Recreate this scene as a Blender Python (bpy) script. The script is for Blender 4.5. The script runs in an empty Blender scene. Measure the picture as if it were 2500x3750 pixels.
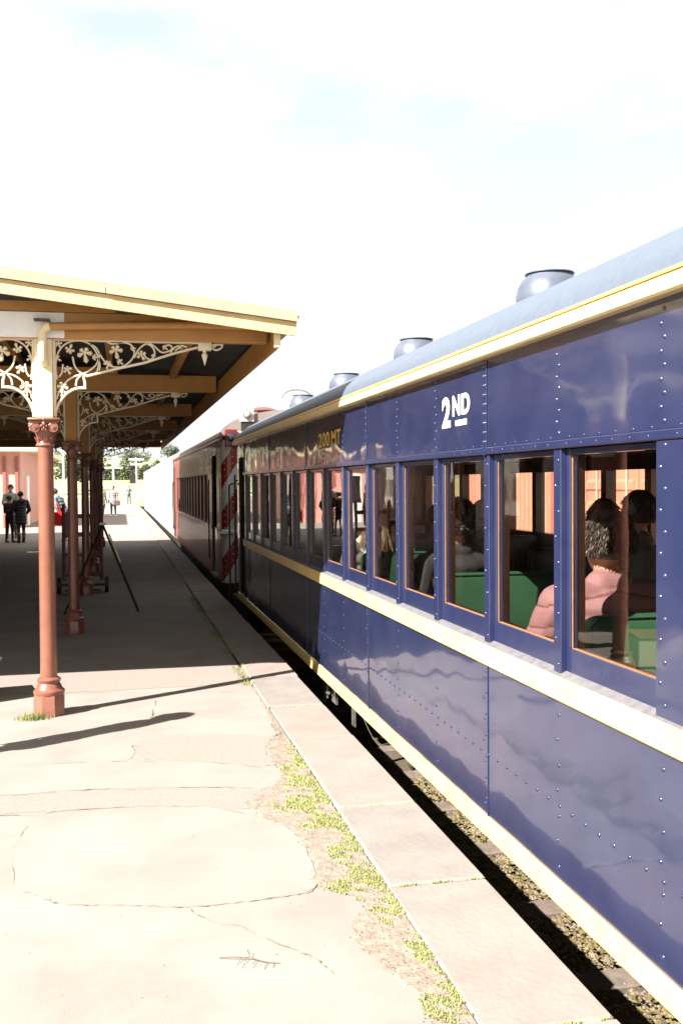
import bpy, bmesh, math, random
import numpy as np
from mathutils import Vector, Matrix
random.seed(7); rng = np.random.default_rng(7)
sc = bpy.context.scene
col = sc.collection
R_ = math.radians

# ------------------------------------------------------------------ camera
EYE = Vector((0, 0, 1.75))
def cam_axes(yaw=12.4, pitch=1.62, roll=.43):
    y, p, r = R_(yaw), R_(pitch), R_(roll)
    f = Vector((math.sin(y)*math.cos(p), math.cos(y)*math.cos(p), -math.sin(p)))
    r0 = Vector((math.cos(y), -math.sin(y), 0)); u0 = r0.cross(f)
    return r0*math.cos(r)-u0*math.sin(r), u0*math.cos(r)+r0*math.sin(r), f
cr, cu, cf = cam_axes()
cd = bpy.data.cameras.new('camera'); cam = bpy.data.objects.new('camera', cd); col.objects.link(cam)
m = Matrix.Identity(4)
for i in range(3):
    m[i][0], m[i][1], m[i][2], m[i][3] = cr[i], cu[i], -cf[i], EYE[i]
cam.matrix_world = m
cd.sensor_fit = 'VERTICAL'; cd.sensor_height = 23.5; cd.lens = 3667/3750*23.5
cd.clip_start = .05; cd.clip_end = 3000
sc.camera = cam

# ------------------------------------------------------------------ world, sun, exposure
SUN = Vector((1, .58, -.94)).normalized()            # the way the light travels
elev = math.asin(-SUN.z); azim = math.atan2(-SUN.x, -SUN.y)
w = bpy.data.worlds.new('World'); sc.world = w; w.use_nodes = True
nt = w.node_tree; nt.nodes.clear()
def N(t, **k):
    n = nt.nodes.new(t)
    for a, b in k.items(): setattr(n, a, b)
    return n
out = N('ShaderNodeOutputWorld'); bg = N('ShaderNodeBackground'); bg.inputs[1].default_value = .085
sky = N('ShaderNodeTexSky', sky_type='NISHITA', sun_disc=False, sun_elevation=elev, sun_rotation=azim, dust_density=2.0)
tc = N('ShaderNodeTexCoord'); mp = N('ShaderNodeMapping'); mp.inputs['Scale'].default_value = (1.2, 1.2, 3.0); mp.inputs['Location'].default_value = (3.1, 1.15, .2)
nz = N('ShaderNodeTexNoise'); nz.inputs['Scale'].default_value = 1.6; nz.inputs['Detail'].default_value = 6; nz.inputs['Roughness'].default_value = .55
rp = N('ShaderNodeValToRGB'); rp.color_ramp.elements[0].position = .36; rp.color_ramp.elements[1].position = .46; rp.color_ramp.elements[0].color = (.55, .55, .55, 1)
mx = N('ShaderNodeMix', data_type='RGBA'); mx.inputs[7].default_value = (3.0, 3.03, 2.96, 1)
L = nt.links.new
L(tc.outputs['Generated'], mp.inputs[0]); L(mp.outputs[0], nz.inputs['Vector']); L(nz.outputs['Fac'], rp.inputs[0])
L(rp.outputs[0], mx.inputs[0]); L(sky.outputs[0], mx.inputs[6]); L(mx.outputs[2], bg.inputs[0]); L(bg.outputs[0], out.inputs[0])
ld = bpy.data.lights.new('sun', 'SUN'); ld.energy = 5.0; ld.angle = R_(.53); ld.color = (1, .96, .90)
sun = bpy.data.objects.new('sun', ld); col.objects.link(sun); sun.location = (-20, -10, 30)
sun.rotation_euler = SUN.to_track_quat('-Z', 'Y').to_euler()
vs = sc.view_settings; vs.view_transform = 'Standard'; vs.look = 'None'; vs.gamma = 1; vs.exposure = 2.15; vs.use_curve_mapping = False
sc.cycles.max_bounces = 8; sc.cycles.transparent_max_bounces = 16; sc.cycles.caustics_reflective = False; sc.cycles.caustics_refractive = False
sc.cycles.use_denoising = True

# ------------------------------------------------------------------ materials
MATS = {}
def mat(name, c, rough=.6, metal=0, c2=None, ns=6., nd=4, mixr=(.35, .65), bump=0, bs=60., spec=.5, coat=0, wav=0, ws=2., extra=None, rn=0):
    if max(c) < .6:                              # all but the brightest base colours scaled down to balance the raised exposure
        c = tuple(v*.8 for v in c); c2 = tuple(v*.8 for v in c2) if c2 else c2
    m = bpy.data.materials.new(name); m.use_nodes = True; MATS[name] = m
    t = m.node_tree; b = t.nodes['Principled BSDF']
    b.inputs['Base Color'].default_value = (*c, 1); b.inputs['Roughness'].default_value = rough; b.inputs['Metallic'].default_value = metal
    b.inputs['Specular IOR Level'].default_value = spec; b.inputs['Coat Weight'].default_value = coat; b.inputs['Coat Roughness'].default_value = .04
    tcn = t.nodes.new('ShaderNodeTexCoord'); geo = t.nodes.new('ShaderNodeNewGeometry')
    P = geo.outputs['Position']
    if c2:
        n = t.nodes.new('ShaderNodeTexNoise'); n.inputs['Scale'].default_value = ns; n.inputs['Detail'].default_value = nd; n.inputs['Roughness'].default_value = .6
        r = t.nodes.new('ShaderNodeValToRGB'); r.color_ramp.elements[0].position = mixr[0]; r.color_ramp.elements[1].position = mixr[1]
        r.color_ramp.elements[0].color = (*c, 1); r.color_ramp.elements[1].color = (*c2, 1)
        t.links.new(P, n.inputs['Vector']); t.links.new(n.outputs['Fac'], r.inputs[0]); t.links.new(r.outputs[0], b.inputs['Base Color'])
    if rn:
        n = t.nodes.new('ShaderNodeTexNoise'); n.inputs['Scale'].default_value = 5; n.inputs['Detail'].default_value = 7; n.inputs['Roughness'].default_value = .7
        q = t.nodes.new('ShaderNodeMapRange'); q.inputs['From Min'].default_value = .35; q.inputs['From Max'].default_value = .7; q.inputs['To Min'].default_value = .02; q.inputs['To Max'].default_value = rn
        t.links.new(P, n.inputs['Vector']); t.links.new(n.outputs['Fac'], q.inputs[0]); t.links.new(q.outputs[0], b.inputs['Coat Roughness'])
    prev = None
    if bump:
        n = t.nodes.new('ShaderNodeTexNoise'); n.inputs['Scale'].default_value = bs; n.inputs['Detail'].default_value = 5
        bn = t.nodes.new('ShaderNodeBump'); bn.inputs['Strength'].default_value = 1; bn.inputs['Distance'].default_value = bump
        t.links.new(P, n.inputs['Vector']); t.links.new(n.outputs['Fac'], bn.inputs['Height']); prev = bn
    if wav:
        n = t.nodes.new('ShaderNodeTexNoise'); n.inputs['Scale'].default_value = ws; n.inputs['Detail'].default_value = 1.2
        bn = t.nodes.new('ShaderNodeBump'); bn.inputs['Strength'].default_value = 1; bn.inputs['Distance'].default_value = wav
        t.links.new(P, n.inputs['Vector']); t.links.new(n.outputs['Fac'], bn.inputs['Height'])
        if prev: t.links.new(prev.outputs[0], bn.inputs['Normal'])
        prev = bn
    if prev: t.links.new(prev.outputs[0], b.inputs['Normal']); t.links.new(prev.outputs[0], b.inputs['Coat Normal'])
    if extra: extra(t, b, P, tcn)
    return m
def glassmat(name, tint, refl=1.0, rough=0.0, wav=0.0012):
    m = bpy.data.materials.new(name); m.use_nodes = True; MATS[name] = m
    t = m.node_tree; t.nodes.clear()
    o = t.nodes.new('ShaderNodeOutputMaterial'); mxs = t.nodes.new('ShaderNodeMixShader'); tr = t.nodes.new('ShaderNodeBsdfTransparent')
    g = t.nodes.new('ShaderNodeBsdfGlossy'); ml = t.nodes.new('ShaderNodeMath'); ml.operation = 'MULTIPLY'
    n = t.nodes.new('ShaderNodeTexNoise'); n.inputs['Scale'].default_value = 3; bn = t.nodes.new('ShaderNodeBump'); bn.inputs['Distance'].default_value = wav; bn.inputs['Strength'].default_value = 1
    geo = t.nodes.new('ShaderNodeNewGeometry'); t.links.new(geo.outputs['Position'], n.inputs['Vector']); t.links.new(n.outputs['Fac'], bn.inputs['Height']); t.links.new(bn.outputs[0], g.inputs['Normal'])
    ml.inputs[1].default_value = refl; ml.use_clamp = True
    tr.inputs[0].default_value = (*tint, 1); g.inputs['Roughness'].default_value = rough
    
    dt = t.nodes.new('ShaderNodeVectorMath'); dt.operation = 'DOT_PRODUCT'; t.links.new(geo.outputs['Incoming'], dt.inputs[0]); t.links.new(geo.outputs['Normal'], dt.inputs[1])
    def mth(op, a, b=None):
        q = t.nodes.new('ShaderNodeMath'); q.operation = op
        for i, x in enumerate((a, b)):
            if x is None: continue
            if isinstance(x, (int, float)): q.inputs[i].default_value = x
            else: t.links.new(x, q.inputs[i])
        return q.outputs[0]
    c_ = mth('ABSOLUTE', dt.outputs['Value']); p5 = mth('POWER', mth('SUBTRACT', 1.0, c_), 5.0); fr = mth('ADD', mth('MULTIPLY', p5, .96), .04)
    t.links.new(fr, ml.inputs[0]); t.links.new(ml.outputs[0], mxs.inputs[0]); t.links.new(tr.outputs[0], mxs.inputs[1]); t.links.new(g.outputs[0], mxs.inputs[2]); t.links.new(mxs.outputs[0], o.inputs[0])
    return m

mat('blue_paint', (.0135, .0205, .066), .3, c2=(.022, .029, .078), ns=3.4, nd=9, coat=1.0, bump=.00004, bs=260, wav=.016, ws=1.9, rn=.09)
mat('blue_trim', (.0145, .020, .066), .28, c2=(.020, .026, .072), ns=9, coat=.4, bump=.0003, bs=45)
mat('cream_band', (.80, .60, .25), .35, c2=(.72, .52, .19), ns=5, coat=.25, bump=.0002, bs=90)
mat('gutter_paint', (.80, .66, .36), .4, c2=(.74, .57, .26), ns=14, coat=.2, bump=.0006, bs=50)
mat('roof_blue', (.092, .116, .155), .5, c2=(.108, .132, .172), ns=16, nd=8, bump=.0016, bs=22)
mat('vent_blue', (.070, .082, .115), .45, c2=(.10, .115, .15), ns=9, coat=.3, bump=.001, bs=22)
mat('sill_dirty', (.10, .098, .115), .8, c2=(.155, .142, .142), ns=24, bump=.0008, bs=60)
mat('white_paint', (.80, .79, .74), .5)
mat('gold_paint', (.78, .50, .09), .5)
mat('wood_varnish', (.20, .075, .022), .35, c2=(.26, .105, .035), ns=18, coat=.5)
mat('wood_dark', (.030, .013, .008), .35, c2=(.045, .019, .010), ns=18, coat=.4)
mat('wood_bead', (.33, .165, .08), .5, c2=(.27, .13, .06), ns=30)
mat('ceiling_dark', (.045, .038, .032), .7)
mat('interior_floor', (.05, .045, .04), .6)
mat('seat_green', (.028, .088, .046), .36, c2=(.034, .103, .055), ns=7, bump=.0014, bs=9)
mat('seat_blue', (.014, .03, .038), .35)
mat('black_iron', (.012, .011, .010), .55, c2=(.035, .028, .022), ns=16, bump=.001, bs=60)
mat('grey_iron', (.19, .18, .17), .5, c2=(.10, .09, .08), ns=20, metal=.3, bump=.002, bs=60)
mat('maroon_paint', (.17, .042, .036), .5, c2=(.20, .052, .045), ns=3, coat=.15, wav=.004, ws=1.4)
mat('red_paint', (.17, .012, .014), .28, coat=.5)
mat('silver_paint', (.62, .58, .52), .5, c2=(.55, .51, .46), ns=5, coat=.2)
mat('roof_grey', (.22, .18, .165), .5, c2=(.28, .24, .215), ns=4, coat=.1)
mat('board_cream', (.60, .44, .22), .55, c2=(.50, .36, .17), ns=7, nd=9, bump=.001, bs=40)
mat('capping_cream', (.47, .385, .265), .55, c2=(.43, .34, .225), ns=5, nd=8)
mat('cream_paint', (.80, .68, .44), .5, c2=(.76, .62, .38), ns=9, bump=.0006, bs=50)
mat('fret_cream', (.74, .66, .50), .5, c2=(.68, .58, .42), ns=14, bump=.0006, bs=60)
mat('ochre_paint', (.55, .27, .075), .5, c2=(.48, .23, .062), ns=6, bump=.0008, bs=40)
mat('primer_white', (.86, .84, .84), .6, c2=(.80, .78, .78), ns=13)
mat('column_red', (.20, .068, .042), .36, c2=(.27, .100, .064), ns=5, nd=9, coat=.3, bump=.0007, bs=70)
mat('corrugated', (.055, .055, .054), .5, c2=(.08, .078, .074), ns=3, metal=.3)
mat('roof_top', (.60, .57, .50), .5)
mat('asphalt', (.232, .198, .174), .9, c2=(.295, .255, .226), ns=1.6, nd=10, bump=.0018, bs=230)
mat('asphalt_patch', (.285, .246, .218), .88, c2=(.24, .205, .18), ns=1.7, nd=8, bump=.0010, bs=170)
mat('asphalt_coarse', (.225, .187, .163), .92, c2=(.29, .243, .21), ns=70, nd=6, bump=.004, bs=150)
mat('crack_dark', (.19, .155, .125), .95, c2=(.26, .22, .17), ns=10)
mat('stone', (.285, .228, .198), .8, c2=(.235, .188, .163), ns=3.2, nd=8, bump=.0035, bs=34)
mat('stone_grey', (.25, .218, .195), .8, c2=(.205, .178, .16), ns=4, nd=8, bump=.0035, bs=34)
mat('soil', (.19, .148, .112), .95, c2=(.30, .245, .20), ns=18, nd=8, bump=.008, bs=70)
mat('moss', (.27, .295, .085), .9, c2=(.37, .37, .15), ns=20)
mat('grass_tuft', (.15, .19, .035), .7, c2=(.26, .26, .10), ns=14)
mat('ballast', (.075, .055, .035), .95, c2=(.11, .085, .025), ns=2.6, nd=6, mixr=(.42, .62), bump=.02, bs=40)
mat('ballast_stone', (.20, .16, .11), .9, c2=(.12, .088, .05), ns=9)
mat('ballast_moss', (.15, .12, .03), .95, c2=(.10, .075, .022), ns=12)
mat('sleeper_wood', (.17, .13, .105), .85, c2=(.12, .09, .07), ns=12, bump=.004, bs=30)
mat('rail_steel', (.30, .24, .20), .4, metal=.7)
mat('yard_gravel', (.42, .38, .33), .95, c2=(.36, .33, .28), ns=.8, nd=8, bump=.01, bs=30)
mat('field_grass', (.38, .36, .20), .95, c2=(.28, .30, .12), ns=.05, nd=8)
mat('pink_render', (.62, .33, .27), .8, c2=(.56, .29, .235), ns=2)
mat('deep_red_trim', (.40, .12, .10), .5)
mat('container_orange', (.62, .27, .19), .55, c2=(.56, .23, .16), ns=3)
mat('foliage_light', (.15, .175, .08), .8, c2=(.18, .205, .10), ns=.6)  # foliage colours lifted to stand in for haze and glare over distant trees
mat('foliage_dark', (.085, .11, .065), .8, c2=(.11, .135, .08), ns=.6)
mat('foliage_grey', (.12, .14, .105), .8, c2=(.15, .17, .125), ns=.6)
mat('bark', (.12, .09, .065), .9)
mat('rubber', (.015, .015, .015), .8)
mat('chrome', (.6, .6, .6), .15, metal=1)
mat('lamp_glass', (.5, .5, .48), .1, coat=1)
mat('dark_glass', (.02, .02, .025), .05, coat=1)
mat('shadowed_window', (.010, .009, .009), .5, spec=.25)  # near-black stands in for the shade inside open windows
glassmat('window_glass', (.93, .91, .88), 1.15, 0, .0004)
glassmat('car_glass', (.6, .68, .66), 1.2)
def brickx(t, b, P, tcn):
    br = t.nodes.new('ShaderNodeTexBrick'); mp = t.nodes.new('ShaderNodeMapping'); mp.inputs['Rotation'].default_value = (R_(90), 0, R_(90))
    br.inputs['Scale'].default_value = 4.2; br.inputs['Color1'].default_value = (.25, .10, .065, 1); br.inputs['Color2'].default_value = (.19, .075, .05, 1); br.inputs['Mortar'].default_value = (.28, .21, .17, 1)
    br.inputs['Mortar Size'].default_value = .03
    sp = t.nodes.new('ShaderNodeSeparateXYZ'); cb = t.nodes.new('ShaderNodeCombineXYZ')
    t.links.new(P, sp.inputs[0]); t.links.new(sp.outputs[1], cb.inputs[0]); t.links.new(sp.outputs[2], cb.inputs[1])
    t.links.new(cb.outputs[0], br.inputs['Vector']); t.links.new(br.outputs[0], b.inputs['Base Color'])
mat('brickwork', (.2, .08, .05), .85, extra=brickx)
def stripex(t, b, P, tcn):
    sp = t.nodes.new('ShaderNodeSeparateXYZ'); t.links.new(P, sp.inputs[0])
    a = t.nodes.new('ShaderNodeMath'); a.operation = 'MULTIPLY_ADD'; a.inputs[1].default_value = -1.65
    t.links.new(sp.outputs[0], a.inputs[0]); t.links.new(sp.outputs[2], a.inputs[2])
    s = t.nodes.new('ShaderNodeMath'); s.operation = 'ADD'; s.inputs[1].default_value = 10.02; t.links.new(a.outputs[0], s.inputs[0])
    d = t.nodes.new('ShaderNodeMath'); d.operation = 'MODULO'; d.inputs[1].default_value = .84; t.links.new(s.outputs[0], d.inputs[0])
    g = t.nodes.new('ShaderNodeMath'); g.operation = 'GREATER_THAN'; g.inputs[1].default_value = .42; t.links.new(d.outputs[0], g.inputs[0])
    mi = t.nodes.new('ShaderNodeMix'); mi.data_type = 'RGBA'; mi.inputs[6].default_value = (.42, .42, .41, 1); mi.inputs[7].default_value = (.20, .016, .014, 1)
    t.links.new(g.outputs[0], mi.inputs[0]); t.links.new(mi.outputs[2], b.inputs['Base Color'])
mat('warning_stripes', (.4, .4, .4), .3, coat=.4, extra=stripex)

# ------------------------------------------------------------------ mesh helpers
class MB:
    def __init__(s): s.v = []; s.f = []; s.mi = []; s.cur = 0
    def add(s, vs_, fs):
        o = len(s.v); s.v += [tuple(v) for v in vs_]; s.f += [tuple(i+o for i in f) for f in fs]; s.mi += [s.cur]*len(fs); return s
    def box(s, x0, x1, y0, y1, z0, z1, b=0, M=None):
        if x0 > x1: x0, x1 = x1, x0
        if y0 > y1: y0, y1 = y1, y0
        if z0 > z1: z0, z1 = z1, z0
        if b:
            b = min(b, (x1-x0)*.45, (y1-y0)*.45, (z1-z0)*.45)
            bm = bmesh.new(); bmesh.ops.create_cube(bm, size=1)
            for v in bm.verts: v.co = Vector(((x0+x1)/2+v.co.x*(x1-x0), (y0+y1)/2+v.co.y*(y1-y0), (z0+z1)/2+v.co.z*(z1-z0)))
            bmesh.ops.bevel(bm, geom=bm.edges[:], offset=b, segments=1, affect='EDGES', profile=.5)
            bm.verts.index_update(); vs_ = [v.co.copy() for v in bm.verts]; fs = [[v.index for v in f.verts] for f in bm.faces]; bm.free()
        else:
            vs_ = [Vector(p) for p in ((x0,y0,z0),(x1,y0,z0),(x1,y1,z0),(x0,y1,z0),(x0,y0,z1),(x1,y0,z1),(x1,y1,z1),(x0,y1,z1))]
            fs = [(0,3,2,1),(4,5,6,7),(0,1,5,4),(1,2,6,5),(2,3,7,6),(3,0,4,7)]
        if M: vs_ = [M @ v for v in vs_]
        return s.add(vs_, fs)
    def cyl(s, a, b, ra, rb=None, n=12, cap=True, rot=0):
        rb = ra if rb is None else rb; a, b = Vector(a), Vector(b); d = (b-a).normalized()
        u = d.orthogonal().normalized() if abs(d.z) < .999 else Vector((1,0,0)); v = d.cross(u)
        vs_ = []
        for c, r in ((a, ra), (b, rb)):
            for i in range(n):
                t = 2*math.pi*i/n+rot; vs_.append(c+u*math.cos(t)*r+v*math.sin(t)*r)
        fs = [(i, (i+1) % n, n+(i+1) % n, n+i) for i in range(n)]
        if cap: fs += [tuple(range(n-1, -1, -1)), tuple(range(n, 2*n))]
        return s.add(vs_, fs)
    def tube(s, pts, r, n=6, closed=False, flat=None):
        pts = [Vector(p) for p in pts]; K = len(pts); vs_ = []; rr = r if hasattr(r, '__len__') else [r]*K
        prevu = None
        for i, p in enumerate(pts):
            a = pts[(i-1) % K] if (i > 0 or closed) else p; b = pts[(i+1) % K] if (i < K-1 or closed) else p
            d = (b-a).normalized()
            if flat is not None: u = Vector(flat[0])
            else:
                u = (prevu - d*prevu.dot(d)) if prevu else d.orthogonal()
                u.normalize()
            prevu = u; v = d.cross(u).normalized()
            ku = flat[1] if flat else 1
            for j in range(n):
                t = 2*math.pi*j/n+math.pi/n; vs_.append(p+u*math.cos(t)*rr[i]*ku+v*math.sin(t)*rr[i])
        fs = []
        for i in range(K if closed else K-1):
            for j in range(n):
                i2 = (i+1) % K; fs.append((i*n+j, i*n+(j+1) % n, i2*n+(j+1) % n, i2*n+j))
        if not closed: fs += [tuple(range(n-1, -1, -1)), tuple(range((K-1)*n, K*n))]
        return s.add(vs_, fs)
    def lathe(s, prof, n=20, c=(0,0,0), rot=0, sx=1, sy=1):
        vs_ = []; c = Vector(c)
        for r, z in prof:
            for i in range(n):
                t = 2*math.pi*i/n+rot; vs_.append(c+Vector((math.cos(t)*r*sx, math.sin(t)*r*sy, z)))
        fs = [(k*n+i, k*n+(i+1) % n, (k+1)*n+(i+1) % n, (k+1)*n+i) for k in range(len(prof)-1) for i in range(n)]
        fs += [tuple(range(n-1, -1, -1)), tuple(range((len(prof)-1)*n, len(prof)*n))]
        return s.add(vs_, fs)
    def prism(s, poly, axis, a, b):
        """poly: 2-D outline; axis 'x': (y,z) outline pulled from x=a to b; 'y': (x,z); 'z': (x,y)."""
        n = len(poly); f = {'x': lambda p, t: (t, p[0], p[1]), 'y': lambda p, t: (p[0], t, p[1]), 'z': lambda p, t: (p[0], p[1], t)}[axis]
        vs_ = [f(p, a) for p in poly]+[f(p, b) for p in poly]
        fs = [(i, (i+1) % n, n+(i+1) % n, n+i) for i in range(n)]+[tuple(range(n-1, -1, -1)), tuple(range(n, 2*n))]
        return s.add(vs_, fs)
    def ell(s, c, r, n=12, k=7, M=None):
        vs_ = []; c = Vector(c)
        for i in range(k+1):
            p = math.pi*i/k
            for j in range(n):
                t = 2*math.pi*j/n; q = Vector((math.sin(p)*math.cos(t)*r[0], math.sin(p)*math.sin(t)*r[1], math.cos(p)*r[2]))
                vs_.append(c+(M @ q if M else q))
        fs = [(i*n+j, (i+1)*n+j, (i+1)*n+(j+1) % n, i*n+(j+1) % n) for i in range(k) for j in range(n)]
        return s.add(vs_, fs)
    def mesh(s, name, mats, smooth=None):
        me = bpy.data.meshes.new(name); me.from_pydata(s.v, [], s.f)
        for x in (mats if isinstance(mats, (list, tuple)) else [mats]): me.materials.append(MATS[x] if isinstance(x, str) else x)
        me.polygons.foreach_set('material_index', s.mi)
        bm = bmesh.new(); bm.from_mesh(me)
        bmesh.ops.recalc_face_normals(bm, faces=bm.faces[:]); bm.to_mesh(me); bm.free()
        if smooth is not None:
            me.shade_smooth(); me.set_sharp_from_angle(angle=R_(smooth))
        return me
    def build(s, name, mats, parent=None, smooth=None, loc=None):
        return link(name, s.mesh(name, mats, smooth), parent, loc)
def link(name, data, parent=None, loc=None, kind=None):
    o = bpy.data.objects.new(name, data); col.objects.link(o)
    if loc is not None: o.location = loc
    if parent is not None: o.parent = parent
    if kind: o['kind'] = kind
    return o
def thing(name, label, cat, loc=(0,0,0), rz=0, group=None):
    o = bpy.data.objects.new(name, None); o.empty_display_size = .1; col.objects.link(o); o.location = loc; o.rotation_euler = (0,0,rz)
    return tag(o, label, cat, group)
def tag(o, label, cat, group=None):
    o['label'] = label; o['category'] = cat
    if group: o['group'] = group
    return o
def struct(o): o['kind'] = 'structure'; return o
def stuff(o): o['kind'] = 'stuff'; return o

# ================================================================== SETTING
# ground: a large sheet to the horizon, track bed level; the yard east of the line is a raised sheet
g = MB(); n = 60
for i in range(n+1):
    for j in range(n+1):
        x = -900+1800*i/n; y = -400+1800*j/n
        z = -1.05
        g.v.append((x, y, z))
for i in range(n):
    for j in range(n):
        a = i*(n+1)+j; g.f.append((a, a+n+1, a+n+2, a+1)); g.mi.append(0)
struct(g.build('ground', 'field_grass'))
# yard on the far side of the track, level with the platform
b = MB(); b.box(6.0, 80, -30, 140, -1.0, 0); struct(b.build('yard', 'yard_gravel'))
# open ground beyond the platform end rising gently to a low hill
b = MB(); nx, ny = 40, 30
for i in range(nx+1):
    for j in range(ny+1):
        x = -220+460*i/nx; y = 118+330*j/ny
        h = -.6+2.2*max(0, min(1, (y-118)/60))+9*math.exp(-((x+15)/90)**2-((y-330)/90)**2)+.3*math.sin(x*.07+y*.03)
        b.v.append((x, y, h))
for i in range(nx):
    for j in range(ny):
        a = i*(ny+1)+j; b.f.append((a, a+ny+1, a+ny+2, a+1)); b.mi.append(0)
struct(b.build('hill', 'field_grass', smooth=80))

XE, XI = 1.55, 1.10                     # platform edge, inner line of the coping stones
plat = struct(MB().box(-14, 1.085, -16, 120, -1.2, 0).build('platform', 'asphalt'))
struct(MB().box(1.085, 1.49, -16, 120, -1.2, -.15).build('platform_wall', 'stone'))
# soil gutter between asphalt and stones, slightly ragged sheet
def spline2(p, closed, k=6):
    n = len(p); o = []
    g = (lambda i: p[i % n]) if closed else (lambda i: p[max(0, min(n-1, i))])
    for i in range(n if closed else n-1):
        a, b_, c, d = g(i-1), g(i), g(i+1), g(i+2)
        for j in range(k):
            t = j/k; o.append(tuple(.5*((2*b_[q])+(-a[q]+c[q])*t+(2*a[q]-5*b_[q]+4*c[q]-d[q])*t*t+(-a[q]+3*b_[q]-3*c[q]+d[q])*t**3) for q in (0, 1)))
    o.append(o[0] if closed else p[-1]); return o
def jag(pts, amp, step, seed):
    r = random.Random(seed); o = []
    cl = pts[0] == pts[-1]; pts = spline2(pts[:-1] if cl else pts, cl)
    for (x0, y0), (x1, y1) in zip(pts, pts[1:]):
        L_ = math.hypot(x1-x0, y1-y0); k = max(1, int(L_/step))
        for i in range(k):
            t = i/k; o.append((x0+(x1-x0)*t+r.uniform(-amp, amp), y0+(y1-y0)*t+r.uniform(-amp, amp)))
    o.append(pts[-1]); return o
def sheet(name, poly, z, m, parent, th=.004):
    b = MB(); nn = len(poly)
    bm = bmesh.new(); vv = [bm.verts.new((p[0], p[1], z)) for p in poly]; bm.faces.new(vv)
    bmesh.ops.triangulate(bm, faces=bm.faces[:]); bm.verts.index_update()
    vs_ = [v.co.copy() for v in bm.verts]; fs = [[v.index for v in f.verts] for f in bm.faces]; bm.free()
    b.add(vs_, fs); b.add([(p[0], p[1], z) for p in poly]+[(p[0], p[1], z-th) for p in poly], [(i, (i+1) % nn, nn+(i+1) % nn, nn+i) for i in range(nn)])
    return b.build(name, m, parent)
# stones
ys = [-10]; 
known = [.3, 1.62, 2.95, 4.14, 5.21, 6.72, 7.72]
y = -16.0; ys = []
while y < .2: ys.append(y); y += 1.3
ys += known[0:]
y = 8.95
while y < 118: ys.append(y); y += random.Random(int(y*7)).uniform(1.05, 1.45)
ys.append(119.5)
for i, (a, c) in enumerate(zip(ys, ys[1:])):
    r = random.Random(i+3); dz = r.uniform(-.004, .004); dx = r.uniform(-.008, .006)
    # box with slightly worn arrises
    bb = MB().box(XI+.006+r.uniform(-.008, .01), XE+dx, a+.006, c-.006, -.16+dz, .010+dz, b=.012)
    bb.build('coping_stone', ['stone', 'stone_grey'][i % 3 == 1], plat)
# patches of asphalt on the platform
PATCH = [(-0.47,5.42),(-0.34,5.49),(-0.08,5.51),(0.18,5.46),(0.43,5.42),(0.61,5.26),(0.76,5.1),(0.82,4.94),(0.84,4.69),(0.83,4.38),(0.79,4.2),(0.69,4.16),(0.48,4.14),(0.24,4.14),(0.08,4.19),(-0.09,4.24),(-0.22,4.27),(-0.31,4.33),(-0.4,4.43),(-0.48,4.54),(-0.52,4.95),(-0.5,5.3),(-0.47,5.42)]
sheet('asphalt_patch', jag(PATCH, .006, .08, 1)[:-1], .0035, 'asphalt_patch', plat, .003)
sheet('asphalt_patch', jag([(-2.2,5.95),(-.69,5.9),(-.18,5.89),(.44,5.78),(.8,5.65),(.93,5.85),(.84,6.09),(.52,6.28),(.28,6.37),(-.09,6.46),(-.76,6.49),(-2.2,6.5),(-2.2,5.95)], .006, .08, 2)[:-1], .0035, 'asphalt_patch', plat, .003)
sheet('asphalt_patch', jag([(-2.2,5.56),(-.65,5.56),(.18,5.50),(.64,5.34),(.78,5.62),(.44,5.76),(-.18,5.87),(-2.2,5.9),(-2.2,5.56)], .006, .08, 3)[:-1], .0028, 'asphalt_coarse', plat, .002)
sheet('asphalt_patch', jag([(.10,6.5),(.28,6.42),(.84,6.14),(.93,6.3),(.92,6.9),(.2,6.98),(.05,6.8),(.10,6.5)], .010, .08, 4)[:-1], .0028, 'asphalt_coarse', plat, .002)
sheet('asphalt_patch', jag([(-2.6,9.0),(1.0,8.75),(1.05,9.6),(.6,10.2),(-2.6,10.3),(-2.6,9.0)], .012, .15, 5)[:-1], .003, 'asphalt_coarse', plat, .002)
sheet('asphalt_patch', jag([(.55,17.5),(1.05,17.3),(1.06,20.5),(.75,21),(.55,17.5)], .02, .2, 6)[:-1], .003, 'asphalt_coarse', plat, .002)
# cracks (shallow dirty grooves lying in the surface)
def crack(pts, wd, seed, m='crack_dark', z=.0075, step=.05):
    r = random.Random(seed); p = jag(pts, .007, step, seed); b = MB(); vs_ = []; fs = []
    for i, q in enumerate(p):
        a = p[max(0, i-1)]; c = p[min(len(p)-1, i+1)]; dx, dy = c[0]-a[0], c[1]-a[1]; l = math.hypot(dx, dy) or 1
        ww = wd*r.uniform(.0, 1.3)*(.25+.75*abs(math.sin(i*.37+seed)))*(0.2 if i in (0, len(p)-1) else 1); nx_, ny_ = -dy/l*ww, dx/l*ww
        vs_ += [(q[0]+nx_, q[1]+ny_, z), (q[0]-nx_, q[1]-ny_, z)]
        if i: k = 2*i; fs.append((k-2, k-1, k+1, k))
    b.add(vs_, fs); return b.build('crack', m, plat)
crack(PATCH[-5:]+PATCH[1:5], .0015, 11); crack(PATCH[9:20], .0024, 12); crack(PATCH[2:8], .0022, 27)
crack([(.24,4.13),(.34,3.97),(.44,3.9),(.51,3.78),(.61,3.67),(.65,3.61),(.68,3.55),(.72,3.43)], .003, 13)
crack([(-.9,5.9),(-.69,5.9),(-.52,5.87),(-.18,5.89),(.06,5.83),(.44,5.78),(.67,5.7),(.8,5.65)], .0045, 14)
crack([(-.9,5.56),(-.65,5.54),(-.49,5.5),(-.34,5.53),(.0,5.53)], .004, 15)
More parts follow.
